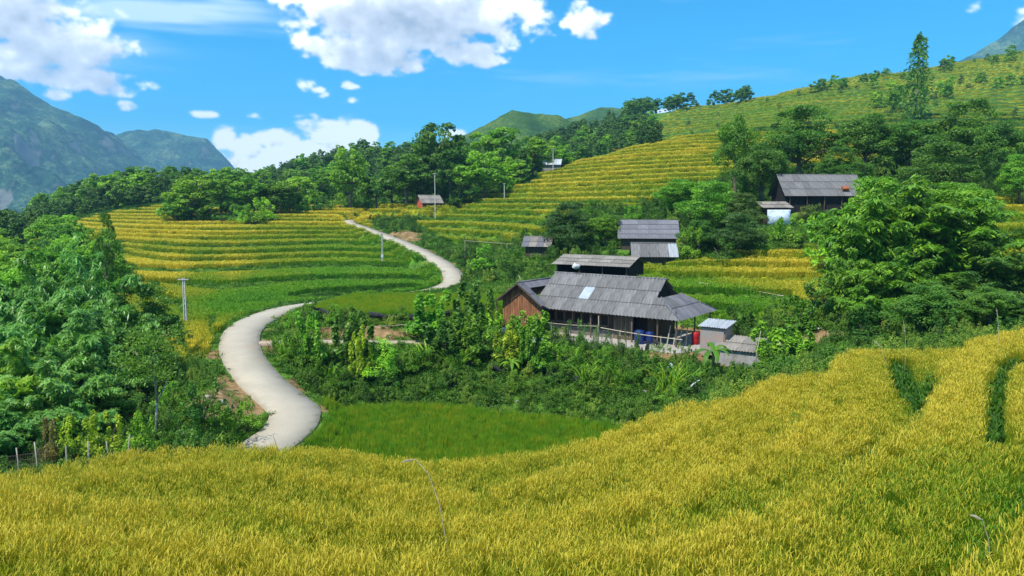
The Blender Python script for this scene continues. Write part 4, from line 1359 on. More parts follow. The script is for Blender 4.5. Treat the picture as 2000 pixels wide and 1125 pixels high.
# ---- right thicket: the darker leaf greens stand in for cloud shadow
for a in [(1775, 326, 57, 280, G_MID, 'tall bamboo clump at the top of the right thicket'), (1690, 350, 56, 220, G_MID, 'bamboo clump overhanging the hill house roof'), (1880, 372, 55, 240, G_MID, 'bamboo clump on the right shoulder of the right thicket'),
          (1650, 470, 52, 120, G_MID, 'bamboo clump at the left edge of the right thicket'), (1960, 440, 52, 220, G_DARK, 'dark bamboo clump near the right picture edge'), (1760, 470, 49, 200, G_MID, 'bamboo clump in the centre of the right thicket'),
          (1860, 520, 47, 200, G_DARK, 'lower bamboo clump right of centre in the right thicket'), (1690, 545, 47, 130, G_MID, 'drooping bamboo clump above the dark hollow'), (1975, 560, 44, 170, G_DARK, 'low dark bamboo clump at the right edge above the rice')]:
    bamb(*a)
for a in [(1705, 345, 58, 170, G_MID, 'full green tree at the upper left of the right thicket'), (1868, 358, 58, 180, G_MID, 'full green tree at the upper right of the right thicket'), (1790, 560, 50, 170, G_DARK, 'round dark tree low in the middle of the right thicket'), (1820, 430, 60, 170, G_DARK, 'dark tree standing inside the right thicket'), (1930, 590, 42, 160, G_DARK, 'shadowy low tree behind the rice crest, far right'), (1800, 580, 43, 190, G_DARK, 'dark low tree behind the grass tuft on the crest'), (1720, 460, 56, 120, G_DARK, 'dark tree between the bamboo clumps right of the terraces')]:
    tree(*a)
for a in [(1600, 572, 54, 90, G_DARK, 'dark bush left of the hollow'), (1560, 602, 52, 90, G_MID, 'green bush beside the earth hollow'), (1700, 625, 43, 120, G_DARK, 'dark bush under the right thicket'), (1850, 635, 38, 130, G_DARK, 'bush just behind the rice crest'), (1950, 632, 38, 120, G_DARK, 'bush at the right edge behind the rice crest'), (1620, 545, 58, 70, G_LITE, 'light green bush at the end of the golden terrace'), (1640, 690, 36, 110, G_DARK, 'dark weeds bush below the crest'), (1540, 715, 36, 90, G_DARK, 'dark bush below the crest by the vine')]:
    shrub(*a)
# ---- trees round the hamlet, right; far ones carry cloud shadow in their leaf colour
for a in [(1560, 208, 116, 150, G_DARK, 'big dark tree above the hill house'), (1485, 286, 98, 110, G_DARK, 'dark tree against the left end of the hill house'), (1690, 225, 112, 120, G_DARK, 'dark tree behind the hill house roof'), (1780, 245, 112, 150, G_DARK, 'dark tree right of the hill house'), (1885, 195, 106, 150, G_DARK, 'tall dark tree near the right edge'), (1950, 238, 98, 110, G_DARK, 'dark tree at the right edge below the terraces'), (1830, 285, 92, 150, G_DARK, 'broad dark tree behind the right thicket'), (1640, 285, 108, 90, G_DARK, 'small dark tree peeping over the hill house roof'), (1990, 300, 90, 90, G_MID, 'green tree cut by the right picture edge'),
          (1385, 372, 92, 150, G_MID, 'round green tree beside the slate-grey house'), (1330, 352, 104, 90, G_MID, 'tree behind the slate-grey house'), (1450, 392, 90, 110, (.07, .12, .03, 1), 'olive tree left of the white tank'), (1440, 430, 82, 120, (.06, .115, .03, 1), 'twiggy olive tree below the white tank'), (1115, 408, 92, 130, (.055, .11, .028, 1), 'tree hiding the little hut'), (1185, 432, 90, 95, G_MID, 'green tree left of the slate-grey house'), (1365, 440, 84, 90, G_DARK, 'dark tree right of the slate-grey house')]:
    tree(*a, proto=prnd.choice(PB[:2]))
def plume(seed=5, n=1700):
    r = np.random.default_rng(seed)
    t = r.uniform(.0, 1, n)
    th = r.uniform(0, 6.28, n)
    prof = np.interp(t, [0, .12, .35, .6, .8, .93, 1], [.8, 1.05, 1.0, .72, .55, .42, .12])
    rad = 2.1 * prof * np.sqrt(r.uniform(.05, 1, n)) * (1 + .25 * np.sin(th * 3 + t * 14))
    C = np.stack([rad * np.cos(th) + 1.1 * t ** 3, rad * np.sin(th), 10 * t + r.normal(0, .2, n)], -1)
    A = np.stack([np.cos(th), np.sin(th), r.normal(-.3, .5, n)], -1)
    v, f, lv, cl = leaves(C, A, r.normal(0, .5, (n, 3)) + np.array([0, 0, 1.]), .62, .26, r.uniform(0, 1, n), np.repeat(r.uniform(0, 1, n // 20), 20))
    return MB().tube([(0, 0, -.6), (.05, 0, 3), (.4, 0, 7.5)], [.2, .14, .04], 6).mesh('trunk', True), mesh_np('crown', v, f, False, {'lv': lv, 'cl': cl})
tree(1788, 66, 232, 92, G_DARK, 'lone tall plume-shaped tree standing on the upper hillside', plume())
tree(1434, 236, 106, 92, G_MID, 'tall round tree with a bare trunk left of the hill house', PBT)
for a in [(955, 492, 93, 70, G_MID, 'bush on the bank right of the upper road'), (1000, 498, 88, 80, G_DARK, 'dark bush left of the barn'), (1050, 515, 80, 90, G_DARK, 'dark bush at the left end of the barn'), (930, 515, 94, 60, G_LITE, 'light bush beside the road bend'), (1345, 470, 82, 60, G_LITE, 'light green bush right of the ribbed shed'), (1540, 440, 84, 120, G_LITE, 'bright green bush below the hill house'), (1610, 460, 74, 90, G_LITE, 'bright bush at the foot of the right thicket'), (1480, 470, 82, 80, G_MID, 'bush above the golden terrace'), (1410, 480, 80, 90, G_DARK, 'dark bush behind the golden terrace'), (1085, 470, 96, 80, G_MID, 'bush behind the little hut'), (1240, 410, 104, 90, G_MID, 'bush on the slope above the slate-grey house'), (1290, 395, 112, 70, G_DARK, 'dark bush at the foot of the golden hill'), (1160, 400, 112, 90, G_MID, 'bush at the edge of the golden terraces'), (1060, 435, 112, 50, G_MID, 'small bush on the terrace edge'), (1500, 400, 96, 60, G_DARK, 'dark bush under the hill house eaves'), (1570, 425, 90, 60, (.12, .15, .04, 1), 'dry olive bush in front of the hill house')]:
    shrub(*a)
# ---- central tree belt
for a in [(840, 242, 180, 120, G_DARK, 'tallest dark tree in the central belt'), (795, 298, 174, 100, G_DARK, 'dark tree left of the tallest one'), (765, 318, 182, 80, G_DARK, 'lower dark tree left of the field hut'), (900, 272, 188, 90, G_DARK, 'dark tree behind the tallest one'), (985, 250, 192, 110, G_MID, 'broad tree right of the central belt'), (945, 292, 174, 110, G_LITE, 'light green tree in front of the central belt'), (1040, 268, 198, 80, G_MID, 'tree at the right end of the central belt'), (885, 318, 176, 60, G_DARK, 'small dark tree above the field hut'), (685, 285, 188, 78, G_LITE, 'tall light green tree standing alone left of the belt'), (735, 335, 190, 70, G_DARK, 'dark low tree right of the lone light tree'), (1000, 315, 184, 60, G_LITE, 'small bright tree left of the golden hill'), (1085, 285, 212, 70, G_MID, 'tree behind the far white roofs'), (850, 330, 178, 60, G_DARK, 'dark tree behind the field hut roof'),
          (372, 345, 176, 110, G_LITE, 'bright green tree behind the yellow terraces, left'), (432, 342, 182, 100, G_MID, 'tree right of the bright one behind the yellow terraces'), (484, 352, 182, 95, G_MID, 'third tree along the back of the terraces'), (345, 385, 172, 60, G_MID, 'small tree at the left end of the row behind the terraces'), (535, 352, 186, 90, G_MID, 'fourth tree along the back of the terraces'), (585, 348, 196, 80, G_LITE, 'light tree in the gap before the lone tree'), (625, 330, 215, 80, G_MID, 'tree behind the light one, centre left')]:
    tree(*a, far=True)
for i in range(22):
    px = 350 + i * 21 + prnd.uniform(-6, 6)
    shrub(px, 402 - max(0, (px - 600)) * .02 - prnd.uniform(0, 18) + (18 if px < 520 else 0), 180 + prnd.uniform(-3, 6) - (6 if px < 520 else -12), prnd.uniform(40, 60), prnd.choice([G_MID, G_DARK, G_LITE]), 'bush in the low hedge along the back of the terraces', group='hedge bushes behind the terraces')

# ---- woods: countable trees on the near hills, then the far mass as stuff
def wood(n, poly, y0, y1, hm, cols, label, group, protos, seed, hsd=.2, wf=.62, avoid=None):
    r = np.random.default_rng(seed)
    cnt = 0
    tries = 0
    while cnt < n and tries < 40:
        tries += 1
        y = r.uniform(y0, y1, 4000); x = r.uniform(-.72, .72, 4000) * y
        z = samp(Z, x, y)
        px, py = proj(x, y, z)
        ok = in_poly(px, py, poly) & (near(CROP, x, y) == 0)
        for i in np.nonzero(ok)[0]:
            if cnt >= n: break
            h = hm * r.uniform(1 - hsd, 1 + hsd) * (1 + .0 * i)
            o = obj('forest_tree', protos[r.integers(len(protos))], None, None, (x[i], y[i], z[i] - .3))
            s = h / 10
            o.scale = (s * wf / .5 * r.uniform(.85, 1.2), s * wf / .5 * r.uniform(.85, 1.2), s)
            o.rotation_euler = (0, 0, r.uniform(0, 6.28))
            o.color = vary(cols[r.integers(len(cols))], .2)
            tag(o, label, 'tree', group)
            cnt += 1
wood(95, [(-60, 470), (60, 440), (165, 418), (330, 392), (480, 395), (480, 362), (330, 365), (200, 378), (60, 400), (-60, 420)], 205, 300, 8.5, [G_DARK, G_MID, G_LITE], 'forest tree on the wooded hill below the left mountain', 'wood on the left hill', PFO, 1)
wood(64, [(480, 398), (800, 382), (800, 308), (700, 312), (640, 322), (560, 345), (480, 365)], 215, 372, 8.0, [G_DARK, G_MID, G_LITE], 'forest tree on the wooded hill behind the central belt', 'wood on the middle hill', PFO, 2)
wood(64, [(850, 380), (1000, 366), (1100, 335), (1200, 306), (1300, 282), (1300, 245), (1200, 262), (1100, 290), (1000, 318), (850, 345)], 215, 350, 6.8, [G_DARK, G_MID, G_LITE], 'forest tree in the wooded valley behind the golden hill', 'wood behind the golden hill', PFO, 3)
wood(40, [(1225, 236), (1330, 218), (1460, 205), (1455, 196), (1400, 212), (1300, 216), (1230, 226)], 370, 450, 8.5, [G_DARK, G_DARK], 'dark tree in the grove on the far ridge', 'grove on the far ridge', PFO, 4, wf=.6)
wood(18, [(1560, 190), (1640, 165), (1760, 150), (2000, 105), (2000, 120), (1760, 165), (1640, 185)], 300, 445, 6, [G_MID, G_DARK], 'small tree along the skyline of the upper terraces', 'skyline trees', PFO, 5)
wood(18, [(1660, 215), (1760, 190), (1960, 150), (2000, 150), (2000, 175), (1800, 205), (1700, 235)], 250, 430, 6.5, [G_LITE, G_MID], 'light tree scattered on the upper terraces', 'trees on the upper terraces', PFO, 6)
wood(26, [(-80, 640), (-80, 470), (60, 460), (120, 470), (230, 520), (245, 600), (280, 660), (150, 660)], 62, 150, 6.5, [G_MID, G_LITE, G_DARK], 'tree on the slope behind the bamboo thicket', 'trees behind the bamboo thicket', PBFC, 9, wf=.55)
# fill the wooded hills between the countable trees
def wood_stuff(name, poly, y0, y1, rho, sc, label, seed, ripe):
    r = np.random.default_rng(seed)
    n = int(rho * .72 * (y1 * y1 - y0 * y0))
    y = np.sqrt(r.uniform(y0 * y0, y1 * y1, n)); x = r.uniform(-.72, .72, n) * y
    px, py = proj(x, y, samp(Z, x, y))
    k = in_poly(px, py, poly) & (near(CROP, x, y) == 0)
    x, y = x[k], y[k]
    return scatter(name, WOODC, x, y, r.uniform(0, 6.28, len(x)), sc * r.uniform(.7, 1.25, len(x)), sc * r.uniform(.65, 1.15, len(x)), ripe + r.normal(0, .16, len(x)), label, -.3, .04)
M_WOOD = crop_mat('wood_leaf', None, [(0.0, (.040, .100, .020)), (.5, (.092, .195, .030)), (1.0, (.17, .29, .038))], .5, .2)
def wood_copy(me):
    m2 = me.copy()
    a = m2.attributes.new('tone', 'FLOAT', 'POINT')
    buf = np.zeros(len(m2.vertices), dtype=np.float32); m2.attributes['lv'].data.foreach_get('value', buf)
    a = m2.attributes['tone']; a.data.foreach_set('value', buf)
    m2.materials.clear(); m2.materials.append(M_WOOD)
    return m2
WOODC = proto_coll('wood_trees', [wood_copy(m) for m in PFO], M_WOOD)
wood_stuff('woodland', [(-200, 540), (40, 520), (70, 468), (110, 445), (165, 422), (330, 396), (480, 400), (800, 386), (850, 384), (1000, 366), (1100, 335), (1180, 312), (1290, 285), (1280, 240), (1200, 240), (1100, 275), (1000, 300), (900, 308), (800, 310), (700, 314), (640, 324), (560, 346), (480, 364), (330, 370), (200, 380), (60, 408), (-200, 430)], 135, 400, .026, .72, 'dense woodland covering the middle hills', 5, .45)
wood_stuff('scrub', [(1180, 300), (1330, 225), (1500, 200), (1680, 152), (2100, 80), (2100, 345), (1930, 330), (1850, 262), (1500, 255), (1300, 272)], 205, 440, .0013, .34, 'low scrub dotted over the upper hillside', 6, .75)

# undergrowth that nobody could count: leafy weeds over the banks, the slope under the thicket and the hamlet
def lv2tone(me):
    m2 = wood_copy(me); m2.materials.clear(); m2.materials.append(M_UNDER)
    return m2
M_UNDER = crop_mat('undergrowth_leaf', None, [(0.0, (.035, .095, .014)), (.35, (.082, .195, .024)), (.7, (.17, .32, .034)), (1.0, (.30, .38, .05))], .6, .28)
UNDERC = proto_coll('undergrowth_plants', [lv2tone(p[1]) for p in PBUL + PBU], M_UNDER)
for me in PCANE[:1]:
    UNDERC.objects.link(bpy.data.objects.new('undergrowth_plants_reed', lv2tone(me)))
ru = np.random.default_rng(44)
def undergrowth(name, poly, y0, y1, rho, smin, smax, label, tone):
    n = int(rho * .74 * (y1 * y1 - y0 * y0))
    y = np.sqrt(ru.uniform(y0 * y0, y1 * y1, n)); x = ru.uniform(-.74, .74, n) * y
    px, py = proj(x, y, samp(Z, x, y))
    k = in_poly(px, py, poly) & (near(CROP, x, y) == 0) & (samp(RD, x, y) > RW + .9) & (samp(np.minimum(PATHD, 50), x, y) > 1.0) & (near(SOIL, x, y) < .45) & (samp(_sdy, x, y) > .3)
    for poly_, hz_, bw in PADS[3:]:
        k &= poly_sd(x, y, poly_) > .5
    k &= (poly_sd(x, y, PADDY) > .6) & (poly_sd(x, y, MFIELD) > .5)
    x, y = x[k], y[k]
    s = ru.uniform(smin, smax, len(x))
    t = tone + .5 * fbm(x * .3, y * .3, 91, 3) + ru.normal(0, .2, len(x))
    return scatter(name, UNDERC, x, y, ru.uniform(0, 6.28, len(x)), s, s * ru.uniform(.8, 1.3, len(x)), t, label, -.08, .12)
undergrowth('undergrowth', [(505, 800), (505, 610), (600, 590), (960, 595), (1040, 640), (1320, 690), (1380, 660), (1500, 620), (1700, 600), (2100, 590), (2100, 760), (1500, 830), (1250, 870), (640, 800)], 27, 62, 2.2, .14, .48, 'tangled weeds and undergrowth on the bank below the farmhouse', .60)
undergrowth('slope_weeds', [(-200, 1000), (-200, 600), (300, 600), (440, 690), (520, 780), (540, 860), (430, 900), (0, 980)], 23, 70, .7, .25, .5, 'weeds on the slope under the bamboo thicket', .5)
undergrowth('hamlet_weeds', [(880, 560), (890, 470), (1060, 470), (1140, 410), (1290, 395), (1500, 330), (1950, 330), (1950, 480), (1620, 560), (1600, 490), (1330, 505), (1190, 530), (1100, 550)], 62, 128, .35, .4, .8, 'weeds and shrubs between the hamlet houses', .38)
undergrowth('verge_weeds', [(700, 425), (850, 400), (850, 480), (920, 500), (900, 560), (840, 510), (760, 465)], 90, 170, .3, .35, .7, 'weeds on the cutting right of the upper road', .35)
# ------------------------------------------------------------------ building materials
M_FIBRO = simple_mat('fibre_cement', (.095, .094, .094), (.195, .193, .19), 2.2, .85, (5, .5, 1), .3, c3=(.07, .068, .062))
M_FIBROD = simple_mat('old_fibre_cement', (.10, .10, .115), (.18, .18, .20), 2.0, .85, (4, .6, 1), .3, c3=(.07, .068, .066))
M_FIBROB = simple_mat('brown_fibre_cement', (.16, .145, .125), (.27, .245, .215), 2.0, .85, (4, .6, 1), .3, c3=(.11, .095, .08))
M_TIN = simple_mat('bright_tin', (.30, .33, .36), (.44, .48, .52), 1.5, .5, (3, .5, 1), .1, c3=(.30, .30, .30))
M_CLEAR = simple_mat('pale_plastic_sheet', (.28, .33, .36), (.38, .43, .46), 1.5, .4)
M_PLANK = simple_mat('red_brown_plank', (.13, .055, .028), (.38, .165, .070), 1.8, .8, (5, 5, .6), .4, c3=(.09, .05, .03))
M_PLANKG = simple_mat('weathered_plank', (.10, .072, .052), (.20, .15, .11), 1.4, .85, (6, 6, .5), .4, c3=(.07, .05, .04))
M_TIMBER = simple_mat('dark_timber', (.055, .038, .028), (.11, .08, .055), 3, .85, (4, 4, .4), .3)
M_POLE = simple_mat('bleached_bamboo', (.34, .29, .21), (.50, .44, .33), 4, .7, (1, 1, .2))
M_DARK = simple_mat('dark_interior', (.012, .011, .010), (.025, .022, .020), 2, .95)  # near-black paint for the shade within openings; also the dark hill house walls
M_CEMENT = simple_mat('grey_cement', (.22, .21, .20), (.36, .345, .33), 2.5, .9, (1, 1, 1), .3, c3=(.15, .14, .12))
M_PLINTH = simple_mat('dark_plinth', (.10, .09, .085), (.19, .175, .16), 2.5, .9, (1, 1, 1), .3, c3=(.07, .065, .055))  # darker than the plain grey cement
M_YARD = simple_mat('yard_concrete', (.34, .31, .27), (.50, .47, .42), 1.2, .9, (1, 1, 1), .2, c3=(.26, .22, .17))
M_CONC = simple_mat('pole_concrete', (.38, .37, .35), (.52, .51, .48), 3, .85, (1, 1, .3), .2)
M_RED = simple_mat('red_plastic', (.32, .012, .015), (.42, .02, .02), 2, .4)
M_BLUE = simple_mat('blue_plastic', (.008, .022, .12), (.014, .04, .19), 2, .45)
M_WHITE = simple_mat('white_sack', (.40, .42, .44), (.62, .63, .64), 4, .7, (1, 1, 1), .4)
M_NET = simple_mat('black_net', (.012, .014, .018), (.035, .038, .045), 7, .8)
M_RUST = simple_mat('rusty_tin', (.26, .075, .025), (.38, .13, .045), 3, .8)
M_REDWALL = simple_mat('red_board', (.34, .06, .03), (.45, .10, .05), 3, .8)
M_STONE = simple_mat('pale_stone', (.20, .185, .155), (.36, .34, .30), 4, .9, (1, 1, 1), .8)
M_TARP = simple_mat('white_blue_tarp', (.34, .42, .52), (.55, .61, .66), 3, .45, (1, 5, 1), .3)
def brick_mat():
    m, t, b, out = new_mat('shed_brick')
    L = m.node_tree.links
    tc = t.n('ShaderNodeTexCoord')
    br = t.n('ShaderNodeTexBrick', ins={'Scale': 4.2, 'Mortar Size': .022, 'Color1': (.40, .26, .21, 1), 'Color2': (.31, .24, .21, 1), 'Mortar': (.36, .34, .31, 1)})
    mp = t.n('ShaderNodeMapping', ins={'Vector': tc.outputs['Object'], 'Rotation': (R(90), 0, 0)})
    sp = t.n('ShaderNodeSeparateXYZ', ins={0: tc.outputs['Object']})
    cb = t.n('ShaderNodeCombineXYZ', ins={0: t.math('ADD', sp.outputs[0], sp.outputs[1]), 1: sp.outputs[2]})
    L.new(cb.outputs[0], br.inputs['Vector'])
    n = t.noise(tc.outputs['Object'], 1.4, 5, .6)
    col = t.mix(t.smooth(n, .42, .66), br.outputs[0], (.30, .285, .265))
    L.new(col, b.inputs['Base Color'])
    b.inputs['Roughness'].default_value = .9
    bp = t.n('ShaderNodeBump', ins={'Strength': .6, 'Distance': .015, 'Height': br.outputs[1]})
    bp.invert = True
    L.new(bp.outputs[0], b.inputs['Normal'])
    return m
M_BRICK = brick_mat()

# ------------------------------------------------------------------ roofs of separate corrugated sheets
_sheet_cache = {}
brnd = random.Random(4)
def sheet_mesh(w, xs, lo, hi, amp):
    v, f = [], []
    for i, x in enumerate(xs):
        z = amp if i % 2 else -amp
        v += [(x, lo[i], z), (x, hi[i], z)]
    for i in range(len(xs) - 1):
        if hi[i] - lo[i] > 1e-3 or hi[i + 1] - lo[i + 1] > 1e-3:
            f.append((2 * i, 2 * i + 2, 2 * i + 3, 2 * i + 1))
    return mesh_np('sheet', v, f) if f else None
def roof_plane(parent, p0, ax, up, width, length, rows, cols, mats, clip=None, name='roof_sheet', waves=5, amp=.028, jit=.004, special=None):
    """sheets laid from the eave (row 0) up; clip(x) -> (lowest y, highest y) along the corrugation at x"""
    p0, ax, up = Vector(p0), Vector(ax).normalized(), Vector(up).normalized()
    nr = ax.cross(up).normalized()
    sw, sl = width / cols, length / rows
    lap = .12
    for r in range(rows):
        for c in range(cols):
            xs = [sw * k / (2 * waves) for k in range(2 * waves + 1)]
            y0, y1 = r * sl, min((r + 1) * sl + lap, length + .02)
            if clip is None:
                key = (round(sw, 3), round(y1 - y0, 3), waves, amp)
                if key not in _sheet_cache:
                    _sheet_cache[key] = sheet_mesh(sw, xs, [0] * len(xs), [y1 - y0] * len(xs), amp)
                me0 = _sheet_cache[key]
            else:
                lim = [clip(c * sw + x) for x in xs]
                lo = [min(max(y0, l[0]), y1) - y0 for l in lim]
                hi = [max(min(y1, l[1]), y0) - y0 for l in lim]
                hi = [max(a, b) for a, b in zip(lo, hi)]
                me0 = sheet_mesh(sw, xs, lo, hi, amp)
                if me0 is None: continue
            mt = special.get((r, c)) if special and (r, c) in special else brnd.choice(mats)
            me = me0
            if len(me.materials) == 0:
                me.materials.append(mt)
            o = bpy.data.objects.new(name, me)
            COL.objects.link(o)
            o.parent = parent
            if me.materials[0] is not mt:
                o.material_slots[0].link = 'OBJECT'
                o.material_slots[0].material = mt
            pos = p0 + ax * (c * sw) + up * y0 + nr * (.03 - r * .0 + (rows - r) * .000 + r * .022 + brnd.uniform(0, jit) + c % 2 * .004)
            m = Matrix((ax, up, nr)).transposed().to_4x4()
            m.translation = pos
            tilt = Matrix.Rotation(-.022 / sl * .9, 4, 'X') @ Matrix.Rotation(brnd.uniform(-.004, .004), 4, 'Z')
            o.matrix_local = m @ tilt
def planks(parent, x0, x1, y, z0, ztop, pw, mat, name='plank', th=.03, axis='x', gap=.008):
    """upright boards along a line; ztop(x) gives the top"""
    n = max(1, int(round((x1 - x0) / pw)))
    w = (x1 - x0) / n
    for i in range(n):
        a, b = x0 + i * w + gap, x0 + (i + 1) * w - gap
        za, zb = ztop(a), ztop(b)
        if min(za, zb) - z0 < .05: continue
        yo = brnd.uniform(-.012, .012); zz = z0 + brnd.uniform(0, .06)
        q = [(a, y - th / 2 + yo), (b, y - th / 2 + yo), (b, y + th / 2 + yo), (a, y + th / 2 + yo)]
        tops = [za, zb, zb, za]
        if axis == 'y':
            q = [(p[1], p[0]) for p in q]
        pts = [(p[0], p[1], zz) for p in q] + [(p[0], p[1], t) for p, t in zip(q, tops)]
        fs = [(0, 3, 2, 1), (4, 5, 6, 7), (0, 1, 5, 4), (1, 2, 6, 5), (2, 3, 7, 6), (3, 0, 4, 7)]
        if axis == 'y': fs = [f[::-1] for f in fs]
        MB().poly(pts, fs).build(name, mat, parent)
def solid(pts_xz, y0, y1):
    """prism of an (x, z) outline between y0 and y1"""
    n = len(pts_xz)
    mb = MB()
    mb.poly([(x, y0, z) for x, z in pts_xz] + [(x, y1, z) for x, z in pts_xz], [tuple(range(n)), tuple(range(2 * n - 1, n - 1, -1))] + [(i, i + n, (i + 1) % n + n, (i + 1) % n) for i in range(n)])
    return mb

# ------------------------------------------------------------------ main house
HRZ = math.atan2(HD.y, HD.x)
house = empty('farmhouse', hp(0, 0, 0), HRZ)
def sub_empty(name, parent):
    o = empty(name); o.parent = parent
    return o
hroof = sub_empty('roof', house)
tag(house, 'long timber farmhouse with grey corrugated half-hipped roof and open porch', 'house')
EZ, RZ_, HWD = 1.95, 4.39, 3.4
SL = math.hypot(HWD, RZ_ - EZ); upf = Vector((0, HWD, RZ_ - EZ)).normalized(); upb = Vector((0, -HWD, RZ_ - EZ)).normalized()
RL, EL = 9.85, 12.4
def clip_front(x):
    if x <= RL: return (0, SL)
    top = 2.16 * (EL - x) / (EL - 10.15) if x > 10.15 else 2.16
    return (0, max(0, min(2.16, top)))
roof_plane(hroof, (0, 0, EZ), (1, 0, 0), upf, EL, SL, 3, 14, [M_FIBRO], clip_front, waves=3, amp=.042, special={(1, 4): M_CLEAR})
def clip_back(x):
    return clip_front(EL - x)
roof_plane(hroof, (EL, 2 * HWD, EZ), (-1, 0, 0), upb, EL, SL, 3, 14, [M_FIBRO], clip_back, waves=3, amp=.042)
HZ_ = EZ + upf.z * 2.16                      # height where the hip begins
hipb = upf.y * 2.16
up_h = Vector((10.15 - EL, 0, HZ_ - EZ)); HL = up_h.length
def clip_hip(x):
    k = min(x / hipb, (2 * HWD - x) / hipb, 1.0)
    return (0, HL * max(0, k))
roof_plane(hroof, (EL, 0, EZ), (0, 1, 0), up_h, 2 * HWD, HL, 2, 7, [M_FIBROD], clip_hip, amp=.02, special={(1, 2): M_FIBRO})
rc = MB()
rc.tube([(0 - .02, HWD, RZ_ + .05), (RL * .5, HWD, RZ_ + .035), (RL + .03, HWD, RZ_ + .05)], .085, 8)
rc.build('ridge_cap', M_FIBRO, hroof, True)
hc = MB().tube([(EL - .03, 0.03, EZ + .06), (10.15, hipb, HZ_ + .07)], .06, 6)
hc.build('hip_cap', M_FIBROD, hroof, True)
MB().tube([(EL - .03, 2 * HWD - .03, EZ + .06), (10.15, 2 * HWD - hipb, HZ_ + .07)], .06, 6).build('hip_cap', M_FIBROD, hroof, True)
# gablet over the hip: recessed near-black panel, the shade of the opening painted on
gb = solid([(HWD - (HWD - hipb) + .25, HZ_ - .05), (HWD + (HWD - hipb) - .25, HZ_ - .05), (HWD, RZ_ - .22)], 0, .03)
gb.v = [(9.55 + y, x, z) for x, y, z in gb.v]
gb.build('gablet', M_DARK, house)
# walls
rz_at = lambda b: EZ + (RZ_ - EZ) / HWD * (b if b < HWD else 2 * HWD - b) - .10
fw = MB().box((4.1, 1.30, .95), (7.2, .10, 1.9)).build('front_wall', M_TIMBER, house)
fw['label'] = 'dark timber front wall with small square openings'
for i in range(7):
    x = 1.15 + i * .78
    wn = MB().box((x, 1.22, 1.32), (.42, .06, .62)).build('window', M_DARK, fw)
for i in range(8):
    x = .76 + i * .78
    MB().box((x, 1.20, 1.30), (.10, .09, .95)).build('mullion', M_PLANKG, fw)
MB().box((3.45, 1.185, 1.72), (6.0, .07, .10)).build('lintel', M_PLANKG, fw)
MB().box((3.45, 1.18, .88), (6.0, .12, .08)).build('sill', M_PLANKG, fw)
MB().box((3.55, 1.14, .30), (6.3, .26, .60)).build('plinth', M_PLINTH, fw)
fp = MB().box((7.55, 1.05, .95), (1.62, .05, 1.9)).build('plank_wall', M_TIMBER, house)
planks(fp, 6.75, 8.35, 1.0, .05, lambda x: 1.98, .17, M_PLANKG)
lw = solid([(1.2, 0), (2 * HWD - 1.0, 0), (2 * HWD - 1.0, rz_at(5.8)), (HWD, rz_at(HWD)), (1.2, rz_at(1.2))], 0, .06)
lw.v = [(.55 + y, x, z) for x, y, z in lw.v]
lwo = lw.build('gable_wall', M_TIMBER, house)
planks(lwo, 1.2, 5.8, .51, .05, lambda b: rz_at(b), .2, M_PLANKG, axis='y')
MB().box((5.0, 5.85, 1.1), (8.8, .08, 2.2)).build('back_wall', M_TIMBER, house)
rw = solid([(1.3, 0), (5.8, 0), (5.8, 1.95), (1.3, 1.95)], 0, .06)
rw.v = [(9.3 + y, x, z) for x, y, z in rw.v]
rwo = rw.build('inner_wall', M_TIMBER, house)
planks(rwo, 1.3, 5.8, 9.42, .05, lambda b: 2.2, .2, M_PLANKG, axis='y')
dr = MB().box((8.85, 1.35, .95), (.9, .05, 1.85)).build('door', M_DARK, house)
for a, b in ((.35, .3), (5.2, .3), (8.6, .3), (10.6, .3), (12.0, .35), (12.05, 3.4), (12.0, 6.4)):
    MB().tube([(a, b, 0), (a, b, rz_at(b) if a < 11.5 else EZ + .1)], [.07, .06], 7).build('post', M_PLANKG, house)
MB().tube([(0, .3, EZ + .08), (EL - .3, .3, EZ + .08)], .055, 6).build('eave_beam', M_TIMBER, house)
MB().tube([(12.0, .3, EZ + .02), (12.0, 6.5, EZ + .02)], .055, 6).build('eave_beam', M_TIMBER, house)
for i in range(14):
    a = .45 + i * .87
    if a < 11.9:
        MB().tube([(a, .06, EZ + .0), (a, .9, EZ + .9 * .717 - .08)], .03, 4).build('rafter_end', M_TIMBER, house)
# yard slab and steps
ys = MB()
poly = [(-3.2, -1.15), (4, -1.45), (12.9, -1.75), (14.0, .6), (13.6, 6.5), (-3.2, 6.5)]
n = len(poly)
ys.poly([(x, y, .05) for x, y in poly] + [(x, y, -.6) for x, y in poly], [tuple(range(n))] + [(i + n, (i + 1) % n + n, (i + 1) % n, i) for i in range(n)])
yo = ys.build('yard_pavement', M_YARD, None)
yo.location = hp(0, 0, 0); yo.rotation_euler = (0, 0, HRZ)
tag(yo, kind='structure')

# ---- annex with the red-brown gable
AX, AB = -.69, -.87
annex = empty('gabled_annex', hp(AX, AB, 0), HRZ)
tag(annex, 'small annex with red-brown plank gable at the left end of the farmhouse', 'house')
az_a = P(1010, 553, 59).z - YARD_Z; az_e = az_a - 1.62; AW = 2.28; AD = 7.0
asl = math.hypot(AW, az_a - az_e)
aroof = sub_empty('roof', annex)
roof_plane(aroof, (-AW, AD, az_e), (0, -1, 0), Vector((AW, 0, az_a - az_e)), AD, asl, 2, 8, [M_FIBROD], None, amp=.022)
def clip_ann(x):
    # beyond the front the right slope stops at the farmhouse verge
    if x < .75: return (0, asl)
    a_lim = -AX - .08                    # farmhouse verge in annex coordinates
    return (asl * (1 - a_lim / AW), asl)
roof_plane(aroof, (AW, 0, az_e), (0, 1, 0), Vector((-AW, 0, az_a - az_e)), AD, asl, 2, 8, [M_FIBROD], clip_ann, amp=.022)
